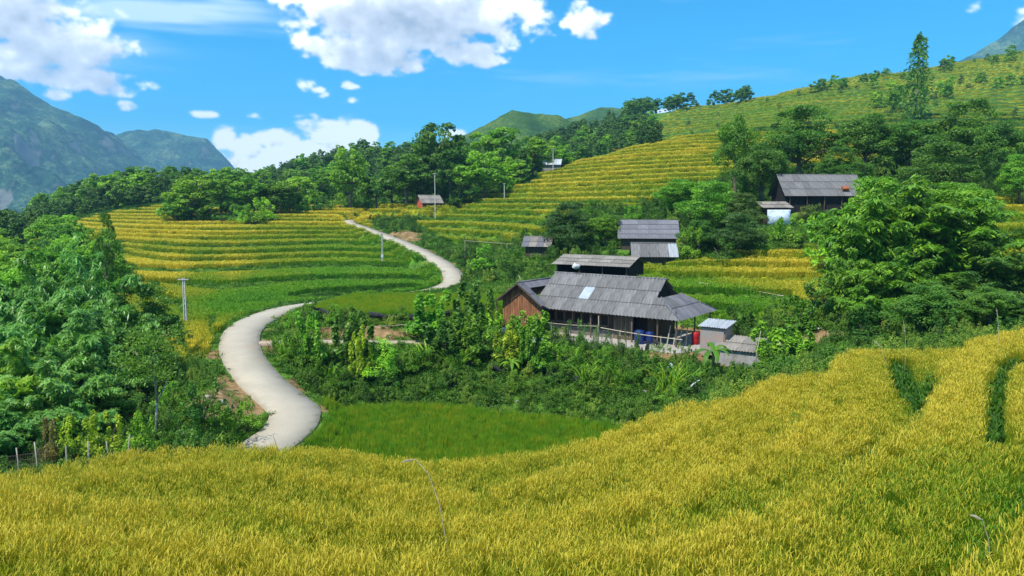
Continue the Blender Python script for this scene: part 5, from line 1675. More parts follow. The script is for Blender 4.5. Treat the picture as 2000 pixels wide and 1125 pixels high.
MB().tube([(0, -.03, az_a + .06), (0, AD, az_a + .06)], .07, 7).build('ridge_cap', M_FIBROD, aroof, True)
ga = lambda x: az_a - (az_a - az_e) * abs(x) / AW - .10
gw = solid([(-1.72, 0), (2.0, 0), (2.0, ga(2.0)), (0, ga(0)), (-1.72, ga(1.72))], .50, .54).build('gable_wall', M_TIMBER, annex)
gw['label'] = 'red-brown gable of upright planks'
planks(gw, -1.72, 2.0, .46, 0, ga, .165, M_PLANK)
MB().box((-1.69, 3.6, 1.1), (.05, 6.2, 2.2)).build('side_wall', M_TIMBER, annex)
MB().box((.15, 6.8, 1.2), (3.7, .06, 2.4)).build('back_wall', M_TIMBER, annex)
for s in (-1, 1):
    MB().poly([(s * AW, -.05, az_e - .10), (s * AW, -.05, az_e + .02), (0, -.05, az_a + .02), (0, -.05, az_a - .12), (s * AW, -.01, az_e - .10), (s * AW, -.01, az_e + .02), (0, -.01, az_a + .02), (0, -.01, az_a - .12)],
              [(0, 1, 2, 3), (7, 6, 5, 4), (0, 4, 5, 1), (3, 2, 6, 7)]).build('bargeboard', M_TIMBER, annex)
MB().tube([(-AW + .15, .2, 0), (-AW + .15, .2, az_e)], .06, 6).build('post', M_PLANKG, annex)
# ring-shaped basket hung on the gable
bk = MB()
bk.tube([(.55 + .26 * math.cos(t * .5236), .40, 1.05 + .26 * math.sin(t * .5236)) for t in range(13)], .03, 5, False)
bko = bk.build('basket_hoop', M_POLE); bko.location = hp(AX, AB, 0); bko.rotation_euler = (0, 0, HRZ)
tag(bko, 'round wicker hoop hanging on the red-brown gable', 'basket')
hornm = MB().tube([(.25, .1, az_a + .05), (.22, .1, az_a + .30), (.12, .1, az_a + .52), (0, .1, az_a + .62)], [.03, .03, .025, .01], 6).build('gable_finial', M_POLE, annex, True)

# ------------------------------------------------------------------ other buildings
def shed(key, name, label, L, Wd, ez, rz, mats, rows, cols, wallm, pitch2=True, amp=.028, open_front=False, special=None, over=.45, wall_rows=None, cat='house', ridge_frac=.5, rot=None):
    """gabled or lean-to building centred on its pad; front faces the camera"""
    c, yaw = UPPER[key]
    if rot is not None: yaw = rot
    e = empty(name, c, yaw)
    tag(e, label, cat)
    hw, hd = L / 2, Wd / 2
    rb = -hd + Wd * ridge_frac
    s1 = math.hypot(rb + hd, rz - ez)
    er = sub_empty('roof', e)
    roof_plane(er, (-hw, -hd, ez), (1, 0, 0), Vector((0, rb + hd, rz - ez)), L, s1, rows, cols, mats, None, amp=amp, special=special, waves=4)
    if ridge_frac < 1:
        be = ez if pitch2 is True else pitch2
        roof_plane(er, (hw, hd, be), (-1, 0, 0), Vector((0, rb - hd, rz - be)), L, math.hypot(hd - rb, rz - be), max(1, rows), cols, mats, None, amp=amp, waves=4)
        MB().tube([(-hw, rb, rz + .05), (hw, rb, rz + .05)], .07, 6).build('ridge_cap', mats[0], er, True)
    x0, x1, y0, y1 = -hw + over, hw - over, -hd + over, hd - over
    zt = lambda b: (ez + (rz - ez) * (b + hd) / (rb + hd) if b <= rb else rz - (rz - (ez if pitch2 is True else pitch2)) * (b - rb) / max(hd - rb, .01)) - .09
    if not open_front:
        MB().box(((x0 + x1) / 2, y0, zt(y0) / 2), (x1 - x0, .08, zt(y0))).build('front_wall', wallm, e)
    else:
        for k in range(4):
            a = x0 + (x1 - x0) * k / 3
            MB().tube([(a, y0, 0), (a, y0, zt(y0))], .06, 6).build('post', M_PLANKG, e)
    MB().box(((x0 + x1) / 2, y1, zt(y1) / 2), (x1 - x0, .08, zt(y1))).build('back_wall', wallm, e)
    for x in (x0, x1):
        outl = [(y0 + .05, 0), (y1 - .05, 0), (y1 - .05, zt(y1))] + ([(rb, zt(rb))] if ridge_frac < 1 else []) + [(y0 + .05, zt(y0))]
        w = solid(outl, 0, .06)
        w.v = [(x + y, yy, z) for yy, y, z in w.v]
        w.build('side_wall', wallm, e)
    return e
hh = shed('hill_house', 'hill_house', 'long dark timber house with pale grey ribbed roof among trees, upper right', 10.0, 6.0, 1.9, 4.5, [M_FIBRO], 3, 11, M_DARK, amp=.035)
for k in range(5):
    MB().tube([(-4.3 + k * 2.1, -2.75, 0), (-4.3 + k * 2.1, -2.75, 1.85)], .07, 6).build('post', M_TIMBER, hh)
rt = MB().box((2.55, -2.35, 2.72), (.75, .5, .3), m=Matrix.Rotation(.7, 3, 'X'))
o = rt.build('rusty_basin', M_RUST); c_, yw_ = UPPER['hill_house']; o.location = c_; o.rotation_euler = (0, 0, yw_)
o.location = c_ + Vector((0, 0, .12)); tag(o, 'orange rusty tin box lying on the hill house roof', 'box')
shed('tile_house', 'slate_house', 'slate-grey house of large flat roof sheets behind the ribbed shed', 7.0, 5.8, 1.3, 3.3, [M_FIBROD], 4, 6, M_TIMBER, amp=.006, rot=R(-7))
shed('rib_shed', 'ribbed_shed', 'small shed with ribbed light grey roof below the slate-grey house', 5.0, 3.2, 1.2, 2.6, [M_FIBRO], 1, 5, M_TIMBER, amp=.045, special={(0, 4): M_TIN}, rot=R(-4))
shed('barn', 'open_barn', 'low open barn with brownish flat sheets behind the farmhouse ridge', 8.2, 5.4, 1.25, 2.0, [M_FIBROB], 3, 7, M_DARK, amp=.012, open_front=True, rot=R(-30))
shed('little_hut', 'little_hut', 'little hut with patched grey roof half hidden by a tree', 3.6, 3.2, 1.3, 2.4, [M_FIBROB, M_FIBROD], 2, 4, M_TIMBER, amp=.02, rot=R(-14))
st_ = shed('store', 'small_store', 'small store with brownish tiled roof left of the hill house', 3.6, 2.6, 2.0, 2.7, [M_FIBROB], 2, 5, M_TIMBER, amp=.03, ridge_frac=1.0)
shed('field_hut', 'field_hut', 'grey-roofed field hut with red gable below the central trees', 5.2, 4.6, 1.0, 2.7, [M_FIBROB], 2, 5, M_TIMBER, amp=.03, rot=R(28))
for o in [q for q in bpy.data.objects if q.parent and q.parent.name == 'field_hut' and q.name.startswith('side_wall')]:
    o.material_slots[0].link = 'OBJECT'; o.material_slots[0].material = M_REDWALL; o['label'] = 'red painted gable end'
shed('far_long', 'far_house', 'far low house with dull grey roof left of the white roof', 8.0, 4.0, 1.7, 3.0, [M_FIBRO], 1, 6, M_CEMENT, amp=.03)
shed('far_white', 'far_house', 'far house with whitish roof at the top of the golden hill', 7.0, 4.5, 1.8, 3.4, [M_TIN], 1, 6, M_CEMENT, amp=.03)
bs = shed('brick_shed', 'brick_shed', 'narrow brick shed with pale ribbed tin roof beside the porch', 2.0, 1.9, 1.85, 2.15, [M_TIN], 1, 3, M_BRICK, amp=.03, ridge_frac=1.0, over=.2, cat='shed', rot=HRZ)
ls_ = shed('long_shed', 'pig_shed', 'low grey shed with ribbed brownish roof overgrown by vines', 4.6, 2.4, 1.05, 1.6, [M_FIBROB], 2, 6, M_CEMENT, amp=.03, ridge_frac=1.0, over=.2, cat='shed', rot=HRZ)
# white-blue plastic tarp bulging below the store
c_, yw_ = UPPER['store']
tv, tf = [], []
for j in range(9):
    for i in range(13):
        a, b = i / 12, j / 8
        bul = math.sin(math.pi * a) ** .6 * math.sin(math.pi * min(1, b * 1.15)) ** .7
        tv.append((-1.35 + 2.7 * a, -1.35 - .42 * bul + .03 * math.sin(a * 31 + b * 4), .05 + 1.75 * b - .10 * math.sin(math.pi * a) * (1 - b)))
for j in range(8):
    for i in range(12):
        tf.append((j * 13 + i, j * 13 + i + 1, j * 13 + i + 14, j * 13 + i + 13))
o = obj('plastic_tarp', mesh_np('tarp', tv, tf, True), M_TARP); o.location = c_; o.rotation_euler = (0, 0, yw_)
md = o.modifiers.new('thick', 'SOLIDIFY'); md.thickness = .02
tag(o, 'bulging white-blue plastic tarp hung below the small store', 'tarp')
# ------------------------------------------------------------------ poles
def power_pole(px, Y, h, label, box=False, arm=1.2, thin=False, arms=1):
    b = at_px(px, Y)
    e = empty('power_pole', b - Vector((0, 0, .2)), prnd.uniform(-.3, .3))
    k = .55 if thin else 1
    mb = MB()
    # H-section pole with rungs like holes
    for s in (-1, 1):
        mb.poly([(s * .11 * k - .035, -.10 * k, 0), (s * .11 * k + .035, -.10 * k, 0), (s * .11 * k + .035, .10 * k, 0), (s * .11 * k - .035, .10 * k, 0),
                 (s * .075 * k - .03, -.07 * k, h), (s * .075 * k + .03, -.07 * k, h), (s * .075 * k + .03, .07 * k, h), (s * .075 * k - .03, .07 * k, h)], [(0, 3, 2, 1), (4, 5, 6, 7), (0, 1, 5, 4), (1, 2, 6, 5), (2, 3, 7, 6), (3, 0, 4, 7)])
    n = int(h / .5)
    for i in range(n):
        mb.box((0, 0, .3 + i * .5), (.2 * k, .06, .22))
    mb.build('shaft', M_CONC, e)
    for q in range(arms):
        MB().box((0, -.10, h - .12 - q * .35), (arm, .07, .07)).build('crossarm', M_CONC, e)
        for s in (-.45, -.15, .15, .45):
            MB().tube([(s * arm, -.10, h - .085 - q * .35), (s * arm, -.10, h + .05 - q * .35)], [.035, .02], 6).build('insulator', M_CEMENT, e)
    if box:
        MB().box((0, -.2, 1.55), (.34, .2, .42)).build('meter_box', M_WHITE, e)
        MB().box((0, -.2, .95), (.34, .2, .42)).build('meter_box', M_CONC, e)
    tag(e, label, 'pole')
    return e
def pole_h(px, Y, ytop):
    return P(px, ytop, Y).z - at_px(px, Y).z + .2
poles = [power_pole(363, 66, pole_h(363, 66, 543), 'concrete power pole with crossarm on the yellow terraces left of the road', arm=.9),
         power_pole(747, 118, pole_h(747, 118, 455), 'concrete power pole with white meter boxes beside the upper road', True, arm=1.1),
         power_pole(850, 160, pole_h(850, 160, 338), 'tall thin pole rising before the field hut', thin=True, arm=.8),
         power_pole(985, 166, pole_h(985, 166, 358), 'short pole on the terrace edge under the central belt', thin=True, arm=.5),
         power_pole(1080, 190, pole_h(1080, 190, 290), 'thin pole next to the far whitish roof', thin=True, arm=.7)]
# ------------------------------------------------------------------ fences, posts and rails
def bamboo_rail(name, pts, posts, label, r=.028):
    e = empty(name, pts[0])
    o = Vector(pts[0])
    MB().tube([Vector(p) - o for p in pts], r, 6).build('rail', M_POLE, e)
    for p in posts:
        q = Vector((p[0], p[1], gz(p[0], p[1]) - .1))
        MB().tube([q - o, Vector(p) - o + Vector((0, 0, .08))], [.035, .03], 6).build('post', M_POLE, e)
    return tag(e, label, 'rail')
def hline(a0, b0, z0, a1, b1, z1, n=4, sag=.06):
    return [hp(a0 + (a1 - a0) * k / n, b0 + (b1 - b0) * k / n, z0 + (z1 - z0) * k / n - sag * math.sin(math.pi * k / n)) for k in range(n + 1)]
L1 = hline(1.2, -.95, 1.05, 6.6, -1.05, 1.2)
bamboo_rail('drying_rail', L1, [L1[1], L1[4]], 'thin bamboo drying rail before the left half of the farmhouse')
L2 = hline(6.9, -1.2, 1.15, 13.2, -1.35, .95)
bamboo_rail('drying_rail', L2, [L2[1], L2[3]], 'thin bamboo drying rail in front of the porch')
L3 = [P(648, 636, 57) , P(700, 638, 57), P(760, 637, 57), P(806, 632, 57)]
bamboo_rail('path_rail', L3, [L3[1], L3[3]], 'bamboo rail above the orange earth bank by the footpath')
L4 = [P(908, 470, 108), P(990, 476, 105), P(1040, 478, 102)]
bamboo_rail('field_rail', L4, L4, 'pole fence on the bank right of the upper road', .03)
L5 = [P(1365, 552, 69.5), P(1440, 562, 67), P(1530, 578, 64.5)]
bamboo_rail('terrace_rail', L5, [L5[0], L5[1], L5[2]], 'low rail along the foot of the golden terrace behind the farmhouse', .03)
for px, Y, ht, lab in [(37, 27.5, .95, 'leftmost thin fence stake'), (77, 27.2, 1.1, 'pale fence post with wire netting at lower left'), (130, 27.2, .85, 'leaning stake third from the left fence end'), (176, 27.3, .95, 'upright pale stake in the middle of the lower left fence'), (212, 27.5, .85, 'small stake right of the middle in the lower left fence'), (253, 27.8, 1.0, 'last stake of the lower left fence, nearest the forked tree')]:
    b = at_px(px, Y)
    s = MB().tube([(0, 0, -.2), (prnd.uniform(-.05, .05), 0, ht * .5), (prnd.uniform(-.12, .12), 0, ht + .35)], [.035, .032, .025], 6)
    o = s.build('fence_post', M_PALEBARK, None, True); o.location = b
    tag(o, lab, 'fence post', 'stakes of the lower left fence')
# wire netting between the left stakes
wb = [at_px(p, 27.3) for p in (-30, 20, 60, 95)]
wm = MB()
for z in (.25, .45, .65, .85, 1.05):
    wm.tube([q + Vector((0, 0, z)) for q in wb], .006, 4, False)
for k in range(26):
    t = k / 25 * (len(wb) - 1); i = min(int(t), len(wb) - 2)
    q = wb[i].lerp(wb[i + 1], t - i)
    wm.tube([q + Vector((0, 0, .2)), q + Vector((.02, 0, 1.08))], .005, 4, False)
o = wm.build('wire_netting', M_PLANKG)
tag(o, 'wire netting stretched between stakes at the lower left edge', 'netting')
# black shade net strips on the bank left of the house
def net(pts, h, label):
    mb = MB()
    n = len(pts)
    v = []
    for i, p in enumerate(pts):
        v += [(p.x, p.y, p.z), (p.x + .05 * math.sin(i * 2.1), p.y - .1, p.z + h * (.75 + .25 * math.sin(i * 1.7 + 1)))]
    mb.poly(v, [(2 * i, 2 * i + 2, 2 * i + 3, 2 * i + 1) for i in range(n - 1)])
    o = mb.build('shade_net', M_NET, None, True)
    md = o.modifiers.new('thick', 'SOLIDIFY'); md.thickness = .015
    return tag(o, label, 'net')
def gpts(pxs, Ys, dz=0.0):
    return [at_px(a, b) + Vector((0, 0, dz)) for a, b in zip(pxs, Ys)]
net(gpts([612, 628, 645, 662], [59.2, 59, 58.8, 58.6], .25), .75, 'black shade net sagging beside the road end of the bank')
net(gpts([722, 740, 758, 776], [58.4, 58.4, 58.4, 58.4], .25), .55, 'short black net strip above the footpath rail')
net(gpts([800, 822, 845, 868, 892], [58, 58, 58, 58, 58.2], .2), .6, 'long black net strip left of the annex')
net(gpts([955, 968, 980, 990], [50.2, 50, 49.8, 49.8], .15), .5, 'crumpled black net on the bank above the paddy')
net(gpts([1055, 1068, 1085, 1100, 1120], [50.5, 49.6, 49.2, 49, 49], .1), .4, 'dark net draped among the bushes below the farmhouse')
net(gpts([1120, 1140, 1160], [48.2, 48.2, 48.2], .2), .45, 'low dark net at the foot of the bank')
# folded dark umbrella-like sheet and leaning boards by the yard edge
q = hp(10.9, -2.0, 0)
mb = MB()
for k in range(5):
    a = -.3 + k * .15
    mb.tube([(0, 0, 0), (a * .3, .05, .5), (a * .12, .0, 1.15)], [.09, .07, .02], 5)
o = mb.build('folded_sheet', M_NET, None, True); o.location = q + Vector((0, 0, -.25)); o.rotation_euler = (.1, .12, 0)
tag(o, 'folded black sheet hanging on a stick at the yard edge', 'sheet')
# ------------------------------------------------------------------ household things
def drum(loc, r, h, mat, label, name='plastic_drum'):
    prof = [(r * .9, 0), (r, .05), (r, h * .3), (r * 1.04, h * .33), (r, h * .36), (r, h * .64), (r * 1.04, h * .67), (r, h * .70), (r, h * .94), (r * .85, h), (r * .3, h), (r * .28, h * 1.05), (0.001, h * 1.05)]
    v, f = [], []
    n = 14
    for a, z in prof:
        v += [(a * math.cos(2 * math.pi * k / n), a * math.sin(2 * math.pi * k / n), z) for k in range(n)]
    for i in range(len(prof) - 1):
        for k in range(n):
            f.append((i * n + k, i * n + (k + 1) % n, (i + 1) * n + (k + 1) % n, (i + 1) * n + k))
    o = obj(name, mesh_np(name, v, f, True), mat, None, loc)
    return tag(o, label, 'drum')
drum(hp(9.3, .15, .05), .36, .95, M_BLUE, 'blue plastic drum standing under the porch eave')
drum(hp(9.9, .55, .05), .30, .85, M_BLUE, 'second blue drum, deeper in the porch shade')
drum(hp(12.6, 2.3, .05), .27, .85, M_RED, 'red plastic drum at the right end of the porch')
for k, (a, b, t, lab) in enumerate([(11.2, .6, .25, 'leftmost pole leaning under the porch roof'), (11.6, .8, .32, 'split timber leaning beside the porch post'), (11.9, 1.2, .28, 'pale plank leaning near the red drum'), (12.3, 1.3, .36, 'pole leaning right against the red drum')]):
    o = MB().tube([(0, 0, 0), (t * .8, .12, 1.45)], [.05, .04], 6).build('leaning_timber', M_POLE, None); o.location = hp(a, b, .05)
    o.rotation_euler = (0, 0, HRZ + k * .4)
    tag(o, lab, 'timber')
def sack(loc, sx, sy, sz, label, seed, mat=None):
    r = np.random.default_rng(seed)
    v, f = [], []
    nu, nv = 14, 8
    for j in range(nv + 1):
        ph = math.pi * j / nv
        for i in range(nu):
            th = 2 * math.pi * i / nu
            k = 1 + .22 * math.sin(3 * th + seed) * math.sin(ph) + r.normal(0, .13)
            v.append((sx * math.sin(ph) * math.cos(th) * k, sy * math.sin(ph) * math.sin(th) * k, sz * (1 - math.cos(ph)) * .5 * k))
    for j in range(nv):
        for i in range(nu):
            f.append((j * nu + i, (j + 1) * nu + i, (j + 1) * nu + (i + 1) % nu, j * nu + (i + 1) % nu))
    o = obj('white_sack', mesh_np('sack', v, f, True), mat or M_WHITE, None, loc)
    return tag(o, label, 'sack')
sack(at_px(968, 55.3) + Vector((0, 0, .45)), .75, .5, .5, 'crumpled white plastic sheet heap below the annex gable', 1)
sack(at_px(1042, 53.2) + Vector((0, 0, .5)), .5, .3, .38, 'smaller white bundle in the bushes at the farmhouse corner', 2)
sack(at_px(1308, 47.8) + Vector((0, 0, .2)), .16, .12, .42, 'white bag hanging at the edge of the yard bank', 3)
sack(at_px(1600, 51.5), .5, .25, .12, 'white litter by the hollow below the right thicket', 4)
sack(at_px(1625, 51.0), .3, .2, .12, 'small white scrap right of the litter by the hollow', 5)
sack(at_px(1300, 47.2) , .3, .3, .25, 'grey rag at the top of the bank', 6, M_CEMENT)
sack(P(1125, 526, 70.8), .35, .3, .5, 'white bundle under the open barn', 7)
# dog standing in the yard
dog_o = hp(11.0, -.55, .05)
mv = [(-.26, 0, .36), (0, 0, .37), (.24, 0, .40), (.34, 0, .48), (.43, 0, .54), (.53, 0, .51),        # trunk, neck, head, muzzle
      (.22, .08, .24), (.23, .08, .02), (.22, -.08, .24), (.24, -.08, .02),                               # fore legs
      (-.27, .08, .25), (-.33, .08, .14), (-.29, .08, .02), (-.27, -.08, .25), (-.32, -.08, .14), (-.27, -.08, .02),
      (-.37, 0, .40), (-.45, 0, .50), (.42, .055, .60), (.42, -.055, .60)]
me_ = [(0, 1), (1, 2), (2, 3), (3, 4), (4, 5), (2, 6), (6, 7), (2, 8), (8, 9), (0, 10), (10, 11), (11, 12), (0, 13), (13, 14), (14, 15), (0, 16), (16, 17), (4, 18), (4, 19)]
rd_ = [.105, .10, .12, .08, .075, .035, .05, .028, .05, .028, .06, .032, .026, .06, .032, .026, .03, .018, .02, .02]
dm = bpy.data.meshes.new('dog')
dm.from_pydata(mv, me_, [])
dog = obj('dog', dm, simple_mat('dog_coat', (.015, .013, .012), (.05, .042, .035), 3, .8, c3=(.40, .36, .30)))
sk = dog.modifiers.new('skin', 'SKIN')
for i, r0 in enumerate(rd_):
    dm.skin_vertices[0].data[i].radius = (r0, r0)
dm.skin_vertices[0].data[0].use_root = True
dog.modifiers.new('sub', 'SUBSURF').levels = 1
dog.modifiers['sub'].render_levels = 2
dog.location = dog_o; dog.rotation_euler = (0, 0, HRZ + 2.6)
tag(dog, 'dark dog standing on the yard before the porch posts', 'dog')
# bent white pipe on the bank, bamboo pole by the pig shed
bp_ = at_px(1322, 44.2)
o = MB().tube([(0, 0, -.1), (.55, 0, .55), (.95, 0, .98), (1.18, 0, 1.13), (1.3, 0, 1.2)], .045, 7).build('bent_pipe', M_WHITE, None, True); o.location = bp_
tag(o, 'bent white pipe sticking out of the bank below the sheds', 'pipe')
b_ = at_px(1474, 45.0)
o = MB().tube([(0, 0, -.1), (.08, 0, 1.3), (.28, 0, 2.6)], [.03, .027, .018], 6).build('bamboo_stick', M_POLE, None, True); o.location = b_
tag(o, 'tall thin bamboo stick before the vine-covered shed', 'stick')
b_ = hp(6.6, -1.0, 0)
o = MB().tube([(0, 0, 0), (.02, 0, 1.1), (0, 0, 1.95)], [.045, .04, .03], 6).build('yard_post', M_POLE, None, True); o.location = b_
tag(o, 'upright bamboo post between the two drying rails', 'post')
for k, (a, b, hgt, lab) in enumerate([(-1.9, -1.3, 1.3, 'thin stake by the annex corner'), (2.4, -1.9, .9, 'short stake at the yard edge before the windows'), (4.6, -2.2, 1.0, 'second stake at the yard edge'), (8.3, -2.1, 1.1, 'stake below the porch drying rail')]):
    q = hp(a, b, 0); q.z = gz(q.x, q.y) - .1
    o = MB().tube([(0, 0, 0), (.03 * k, .02, hgt)], [.03, .022], 6).build('garden_stake', M_POLE); o.location = q
    tag(o, lab, 'stake')
# rocks on the left slope
def rock(px, Y, s, label, seed):
    r = np.random.default_rng(seed)
    s *= .75
    v, f = [], []
    nu, nv = 9, 6
    for j in range(nv + 1):
        ph = math.pi * j / nv
        for i in range(nu):
            th = 2 * math.pi * i / nu
            k = 1 + r.normal(0, .2)
            v.append((s * math.sin(ph) * math.cos(th) * k, s * .8 * math.sin(ph) * math.sin(th) * k, s * .75 * math.cos(ph) * k))
    for j in range(nv):
        for i in range(nu):
            f.append((j * nu + i, (j + 1) * nu + i, (j + 1) * nu + (i + 1) % nu, j * nu + (i + 1) % nu))
    o = obj('rock', mesh_np('rock', v, f), M_STONE, None, at_px(px, Y) + Vector((0, 0, s * .2)))
    return tag(o, label, 'rock')
for px, Y, s, lab in [(352, 30.5, .42, 'pale rock at the foot of the left slope'), (342, 30.2, .25, 'smaller pale rock left of the big one'), (432, 38.5, .32, 'rock in the bare earth cutting'), (447, 37.5, .22, 'small rock low in the earth cutting'), (405, 39.5, .2, 'small rock high in the earth cutting'), (980, 47.3, .16, 'pale stone on the paddy bank'), (1010, 47.2, .14, 'second pale stone on the paddy bank'), (1260, 46.5, .2, 'stone at the right end of the paddy bank')]:
    rock(px, Y, s, lab, int(px))
# ------------------------------------------------------------------ bushes and garden plants on the bank below the house
BANK = [
 (600, 598, 58.5, 90, G_DARK, 'dark bush at the road end of the bank', 'bush'), (655, 622, 57.6, 70, G_MID, 'bush over the orange earth', 'fine'), (575, 640, 56.5, 60, G_MID, 'bush between road and footpath', 'fine'),
 (545, 660, 52, 60, G_LITE, 'light weeds where the footpath leaves the road', 'cane'), (590, 668, 51.5, 70, G_YEL, 'yellow-green reeds below the footpath, nearest the road', 'cane'), (640, 670, 51.3, 80, G_LITE, 'light green reeds below the footpath', 'cane'), (690, 678, 51, 70, G_MID, 'reeds right of the bare streak', 'cane'),
 (560, 690, 49.5, 70, G_MID, 'bush halfway down by the road', 'fine'), (610, 715, 48.8, 90, G_MID, 'broad weed bush on the lower bank', 'fine'), (670, 725, 48.5, 90, G_DARK, 'dark weed bush on the lower bank', 'fine'), (640, 752, 47.5, 80, G_MID, 'low bush at the back left corner of the paddy', 'fine'),
 (745, 655, 51.6, 110, G_DARK, 'big dark fern-like bush at the end of the earth bank', 'cane'), (725, 695, 50.2, 90, G_DARK, 'dark fern bush below the path end', 'cane'), (790, 690, 50, 90, G_MID, 'green bush under the vine', 'fine'), (760, 740, 48.4, 100, G_DARK, 'shaded bush left of the black net', 'fine'),
 (835, 606, 54.6, 95, G_MID, 'leafy climbing vine mound left of the dark vine tree', 'vine'), (870, 640, 53.2, 80, G_MID, 'climbing vine curtain on sticks', 'vine'), (925, 588, 56.4, 85, G_DARK, 'tall dark vine-covered tree left of the annex', 'vine'), (905, 640, 53.4, 80, G_DARK, 'dark vine under the vine-covered tree', 'vine'), (955, 630, 55, 70, G_LITE, 'light vine over the white sheet heap', 'vine'), (1000, 640, 54.2, 90, G_MID, 'bright leafy bush before the annex gable', 'vine'), (1050, 630, 54.5, 80, G_LITE, 'light vine bush at the farmhouse left corner', 'vine'),
 (850, 700, 50.4, 100, G_MID, 'bush on the bank under the vine curtain', 'fine'), (915, 700, 50.6, 90, G_LITE, 'light bush in the middle of the bank', 'fine'), (880, 745, 48.2, 110, G_DARK, 'dark low bush above the paddy', 'fine'), (985, 700, 50.8, 90, G_MID, 'bush right of the light one on the bank', 'fine'), (1010, 745, 48.3, 100, G_MID, 'low bush beside the crumpled net', 'fine'),
 (1060, 690, 51.2, 90, G_MID, 'bush below the yard edge, left', 'fine'), (1120, 695, 50.4, 90, G_LITE, 'light bush below the yard edge, middle', 'fine'), (1085, 735, 48.6, 90, G_DARK, 'dark bush above the draped net', 'fine'), (1180, 690, 49.8, 100, G_MID, 'tangled bush below the porch rail', 'fine'), (1150, 740, 48, 100, G_MID, 'low bush on the right half of the bank', 'fine'), (1235, 700, 48.6, 100, G_DARK, 'dark bush under the yard corner', 'fine'), (1225, 745, 47, 100, G_MID, 'rounded bush above the right end of the paddy', 'fine'), (1290, 720, 46.8, 100, G_DARK, 'dark bush beside the white bag', 'bush'), (1340, 712, 46.8, 80, G_DARK, 'dark bush left of the banana plant', 'bush'), (1360, 750, 43.5, 110, G_DARK, 'dark bush behind the bent pipe', 'bush'), (1430, 745, 42.5, 100, G_MID, 'bush below the brick shed', 'bush'), (1300, 765, 44.5, 90, G_MID, 'bush left of the bent pipe foot', 'fine'),
 (1515, 668, 46.6, 110, G_LITE, 'light green vine covering the pig shed roof', 'vine'), (1500, 695, 45.2, 80, G_MID, 'vine hanging over the pig shed wall', 'vine'), (1560, 675, 46, 80, G_MID, 'vine spilling off the right end of the pig shed', 'vine'), (1500, 740, 41, 90, G_MID, 'bush at the foot of the vine', 'bush'),
 (1450, 612, 57, 90, G_DARK, 'dark shrub behind the brick shed', 'fine'), (1520, 590, 58, 90, G_DARK, 'dark shrub under the golden terrace', 'fine')]
for a in BANK:
    shrub(*a)
_br = random.Random(12)
for i in range(26):
    px = 560 + i * 31 + _br.uniform(-12, 12)
    Y = (51.5 if px < 800 else 52.3 if px < 1000 else 51.2 - (px - 1000) * .010) - _br.uniform(.2, 2.6)
    b = at_px(px, Y)
    shrub(px, proj(b.x, b.y, b.z)[1] - _br.uniform(30, 70), Y, _br.uniform(40, 95), _br.choice([G_LITE, G_MID, G_MID, G_YEL, G_DARK]), 'leafy bush in the thicket on the bank below the farmhouse', _br.choice(['fine', 'vine', 'cane', 'cane', 'fine']), group='thicket bushes on the bank')
for i, (px, Y, ht, lab) in enumerate([(1082, 53.6, 32, 'leafy garden plant at the left of the yard edge row'), (1108, 53, 38, 'second leafy garden plant in the yard edge row'), (1135, 52.6, 40, 'tall pale garden plant in the yard edge row'), (1160, 52.2, 36, 'garden plant right of the pale one'), (1185, 51.6, 34, 'garden plant before the yard post'), (1215, 51, 36, 'garden plant under the porch rail'), (1243, 50.4, 34, 'last garden plant of the yard edge row')]):
    b = at_px(px, Y)
    shrub(px, proj(b.x, b.y, b.z)[1] - ht, Y, 26, (.10, .17, .05, 1), lab, 'fine', cat='plant')
def banana_plant(px, Y, H, label, color=G_LITE):
    b = at_px(px, Y)
    e = empty('banana_plant', b, prnd.uniform(0, 6.28))
    e.scale = (H / 2.6,) * 3
    obj('stem', PBAN[0], M_CULM, e)
    for m in PBAN[1]:
        o = obj('leaf', m, M_LEAF, e); o.color = vary(color)
    return tag(e, label, 'banana plant')
banana_plant(1392, 46.6, 2.9, 'banana plant with broad leaves before the brick shed', (.07, .165, .022, 1))
banana_plant(1000, 50, 1.8, 'small banana plant on the bank above the crumpled net', G_MID)
banana_plant(405, 31.8, 1.2, 'low broad-leaved plant near the road end', G_YEL)
# ------------------------------------------------------------------ tall grass on the crest and dry stalks in the foreground
def tuft(px, Y, h, w, label, color=(.055, .135, .018, 1)):
    b = at_px(px, Y)
    e = place('grass_tuft', [('foliage', PCANE[prnd.randrange(2)], M_LEAF)], b - Vector((0, 0, .05)), h, w, color, label, 'grass', None, 2.0, 2.5)
    return e
tuft(1755, 21.5, 1.15, 1.5, 'dark green grass tuft on the terrace edge near the crest')
tuft(1800, 20.0, 1.0, 1.5, 'green grass tuft spilling down the terrace step')
tuft(1775, 22.8, 1.2, 1.2, 'grass tuft behind the dark one on the crest')
tuft(1960, 17.0, 1.0, 1.3, 'dark grass tuft in the step at the right edge')
tuft(1975, 14.6, .9, 1.1, 'lower grass tuft in the step at the right edge')
tuft(1955, 19.0, 1.0, 1.2, 'upper grass tuft in the step at the right edge')
tuft(1690, 13.6, .7, 1.0, 'grass tuft in the dark groove of the right terrace')
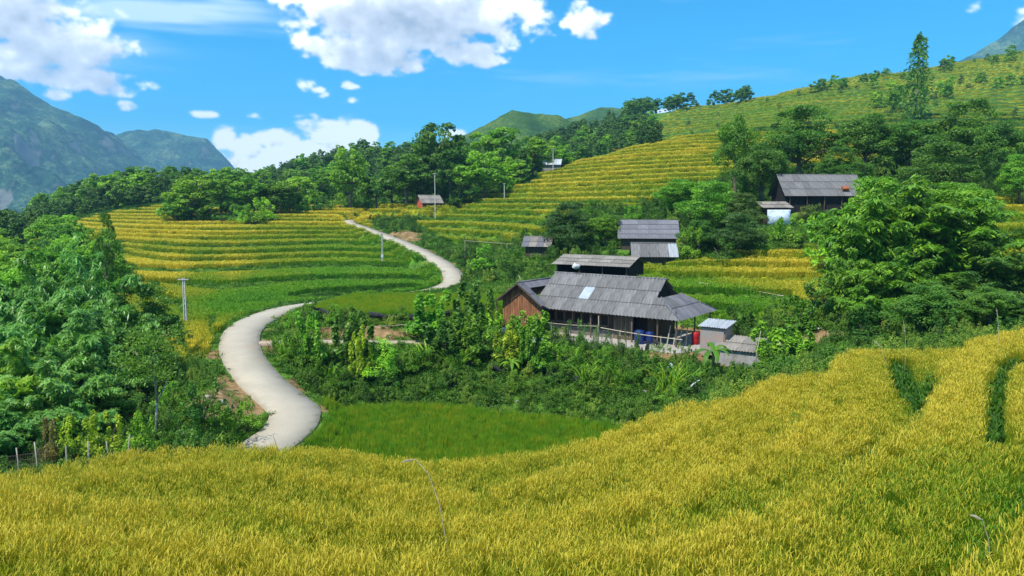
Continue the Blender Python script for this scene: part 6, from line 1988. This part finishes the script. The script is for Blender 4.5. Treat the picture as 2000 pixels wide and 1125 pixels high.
def stalk(px, Y, pts, label, color=M_POLE, r=.007):
    b = at_px(px, Y)
    e = empty('dry_stalk', b)
    MB().tube(pts, [r * (1 - .6 * i / len(pts)) for i in range(len(pts))], 5).build('stem', color, e, True)
    end, pre = Vector(pts[-1]), Vector(pts[-2])
    mb = MB()
    for k in range(14):
        q = pre.lerp(end, .1 + k / 14)
        d = (end - pre).normalized()
        mb.tube([q, q + d * .07 + Vector((prnd.uniform(-.02, .02), prnd.uniform(-.02, .02), -.03))], [.006, .002], 3, False)
    mb.build('seed_head', color, e)
    return tag(e, label, 'grass stalk')
stalk(885, 10.5, [(0, 0, 0), (-.08, 0, .8), (-.18, 0, 1.4), (-.33, 0, 1.85), (-.52, 0, 2.07), (-.64, 0, 2.06)], 'long pale grass stalk arching over the green paddy')
stalk(1925, 8.5, [(0, 0, 0), (.02, 0, .6), (-.03, 0, 1.0), (-.12, 0, 1.25), (-.2, 0, 1.3)], 'pale bent grass stalk in the lower right rice')
stalk(1945, 21.5, [(0, 0, 0), (0, 0, .8), (-.03, 0, 1.5), (-.1, 0, 1.9)], 'thin reed standing on the crest at the right')
stalk(1765, 23.5, [(0, 0, 0), (0, 0, 1.0), (-.04, 0, 1.7), (-.12, 0, 2.1)], 'tall seed stalk above the crest grass tuft')
stalk(1730, 23.5, [(0, 0, 0), (-.05, 0, .8), (-.2, 0, 1.3), (-.42, 0, 1.5)], 'drooping seed stalk left of the tall one on the crest')
stalk(545, 33.5, [(0, 0, 0), (-.05, 0, .5), (-.14, 0, .9), (-.22, 0, 1.15)], 'brown dry stalk standing at the near road end', M_BARK, .02)
# ------------------------------------------------------------------ air: one closed box of thin haze round everything
hz_m = bpy.data.materials.new('haze_air')
hz_m.use_nodes = True
hz_m.node_tree.nodes.clear()
_t = NT(hz_m.node_tree)
_o = _t.n('ShaderNodeOutputMaterial')
_v = _t.n('ShaderNodeVolumePrincipled', ins={'Color': (0.27, 0.62, 1.0, 1), 'Density': HAZE_D, 'Anisotropy': 0.0})
hz_m.node_tree.links.new(_v.outputs[0], _o.inputs['Volume'])
haze = MB().box((0, 0, (HAZE_TOP + HAZE_BOT) / 2), (14000, 14000, HAZE_TOP - HAZE_BOT)).build('haze', hz_m)
haze.visible_shadow = True
tag(haze, kind='stuff')
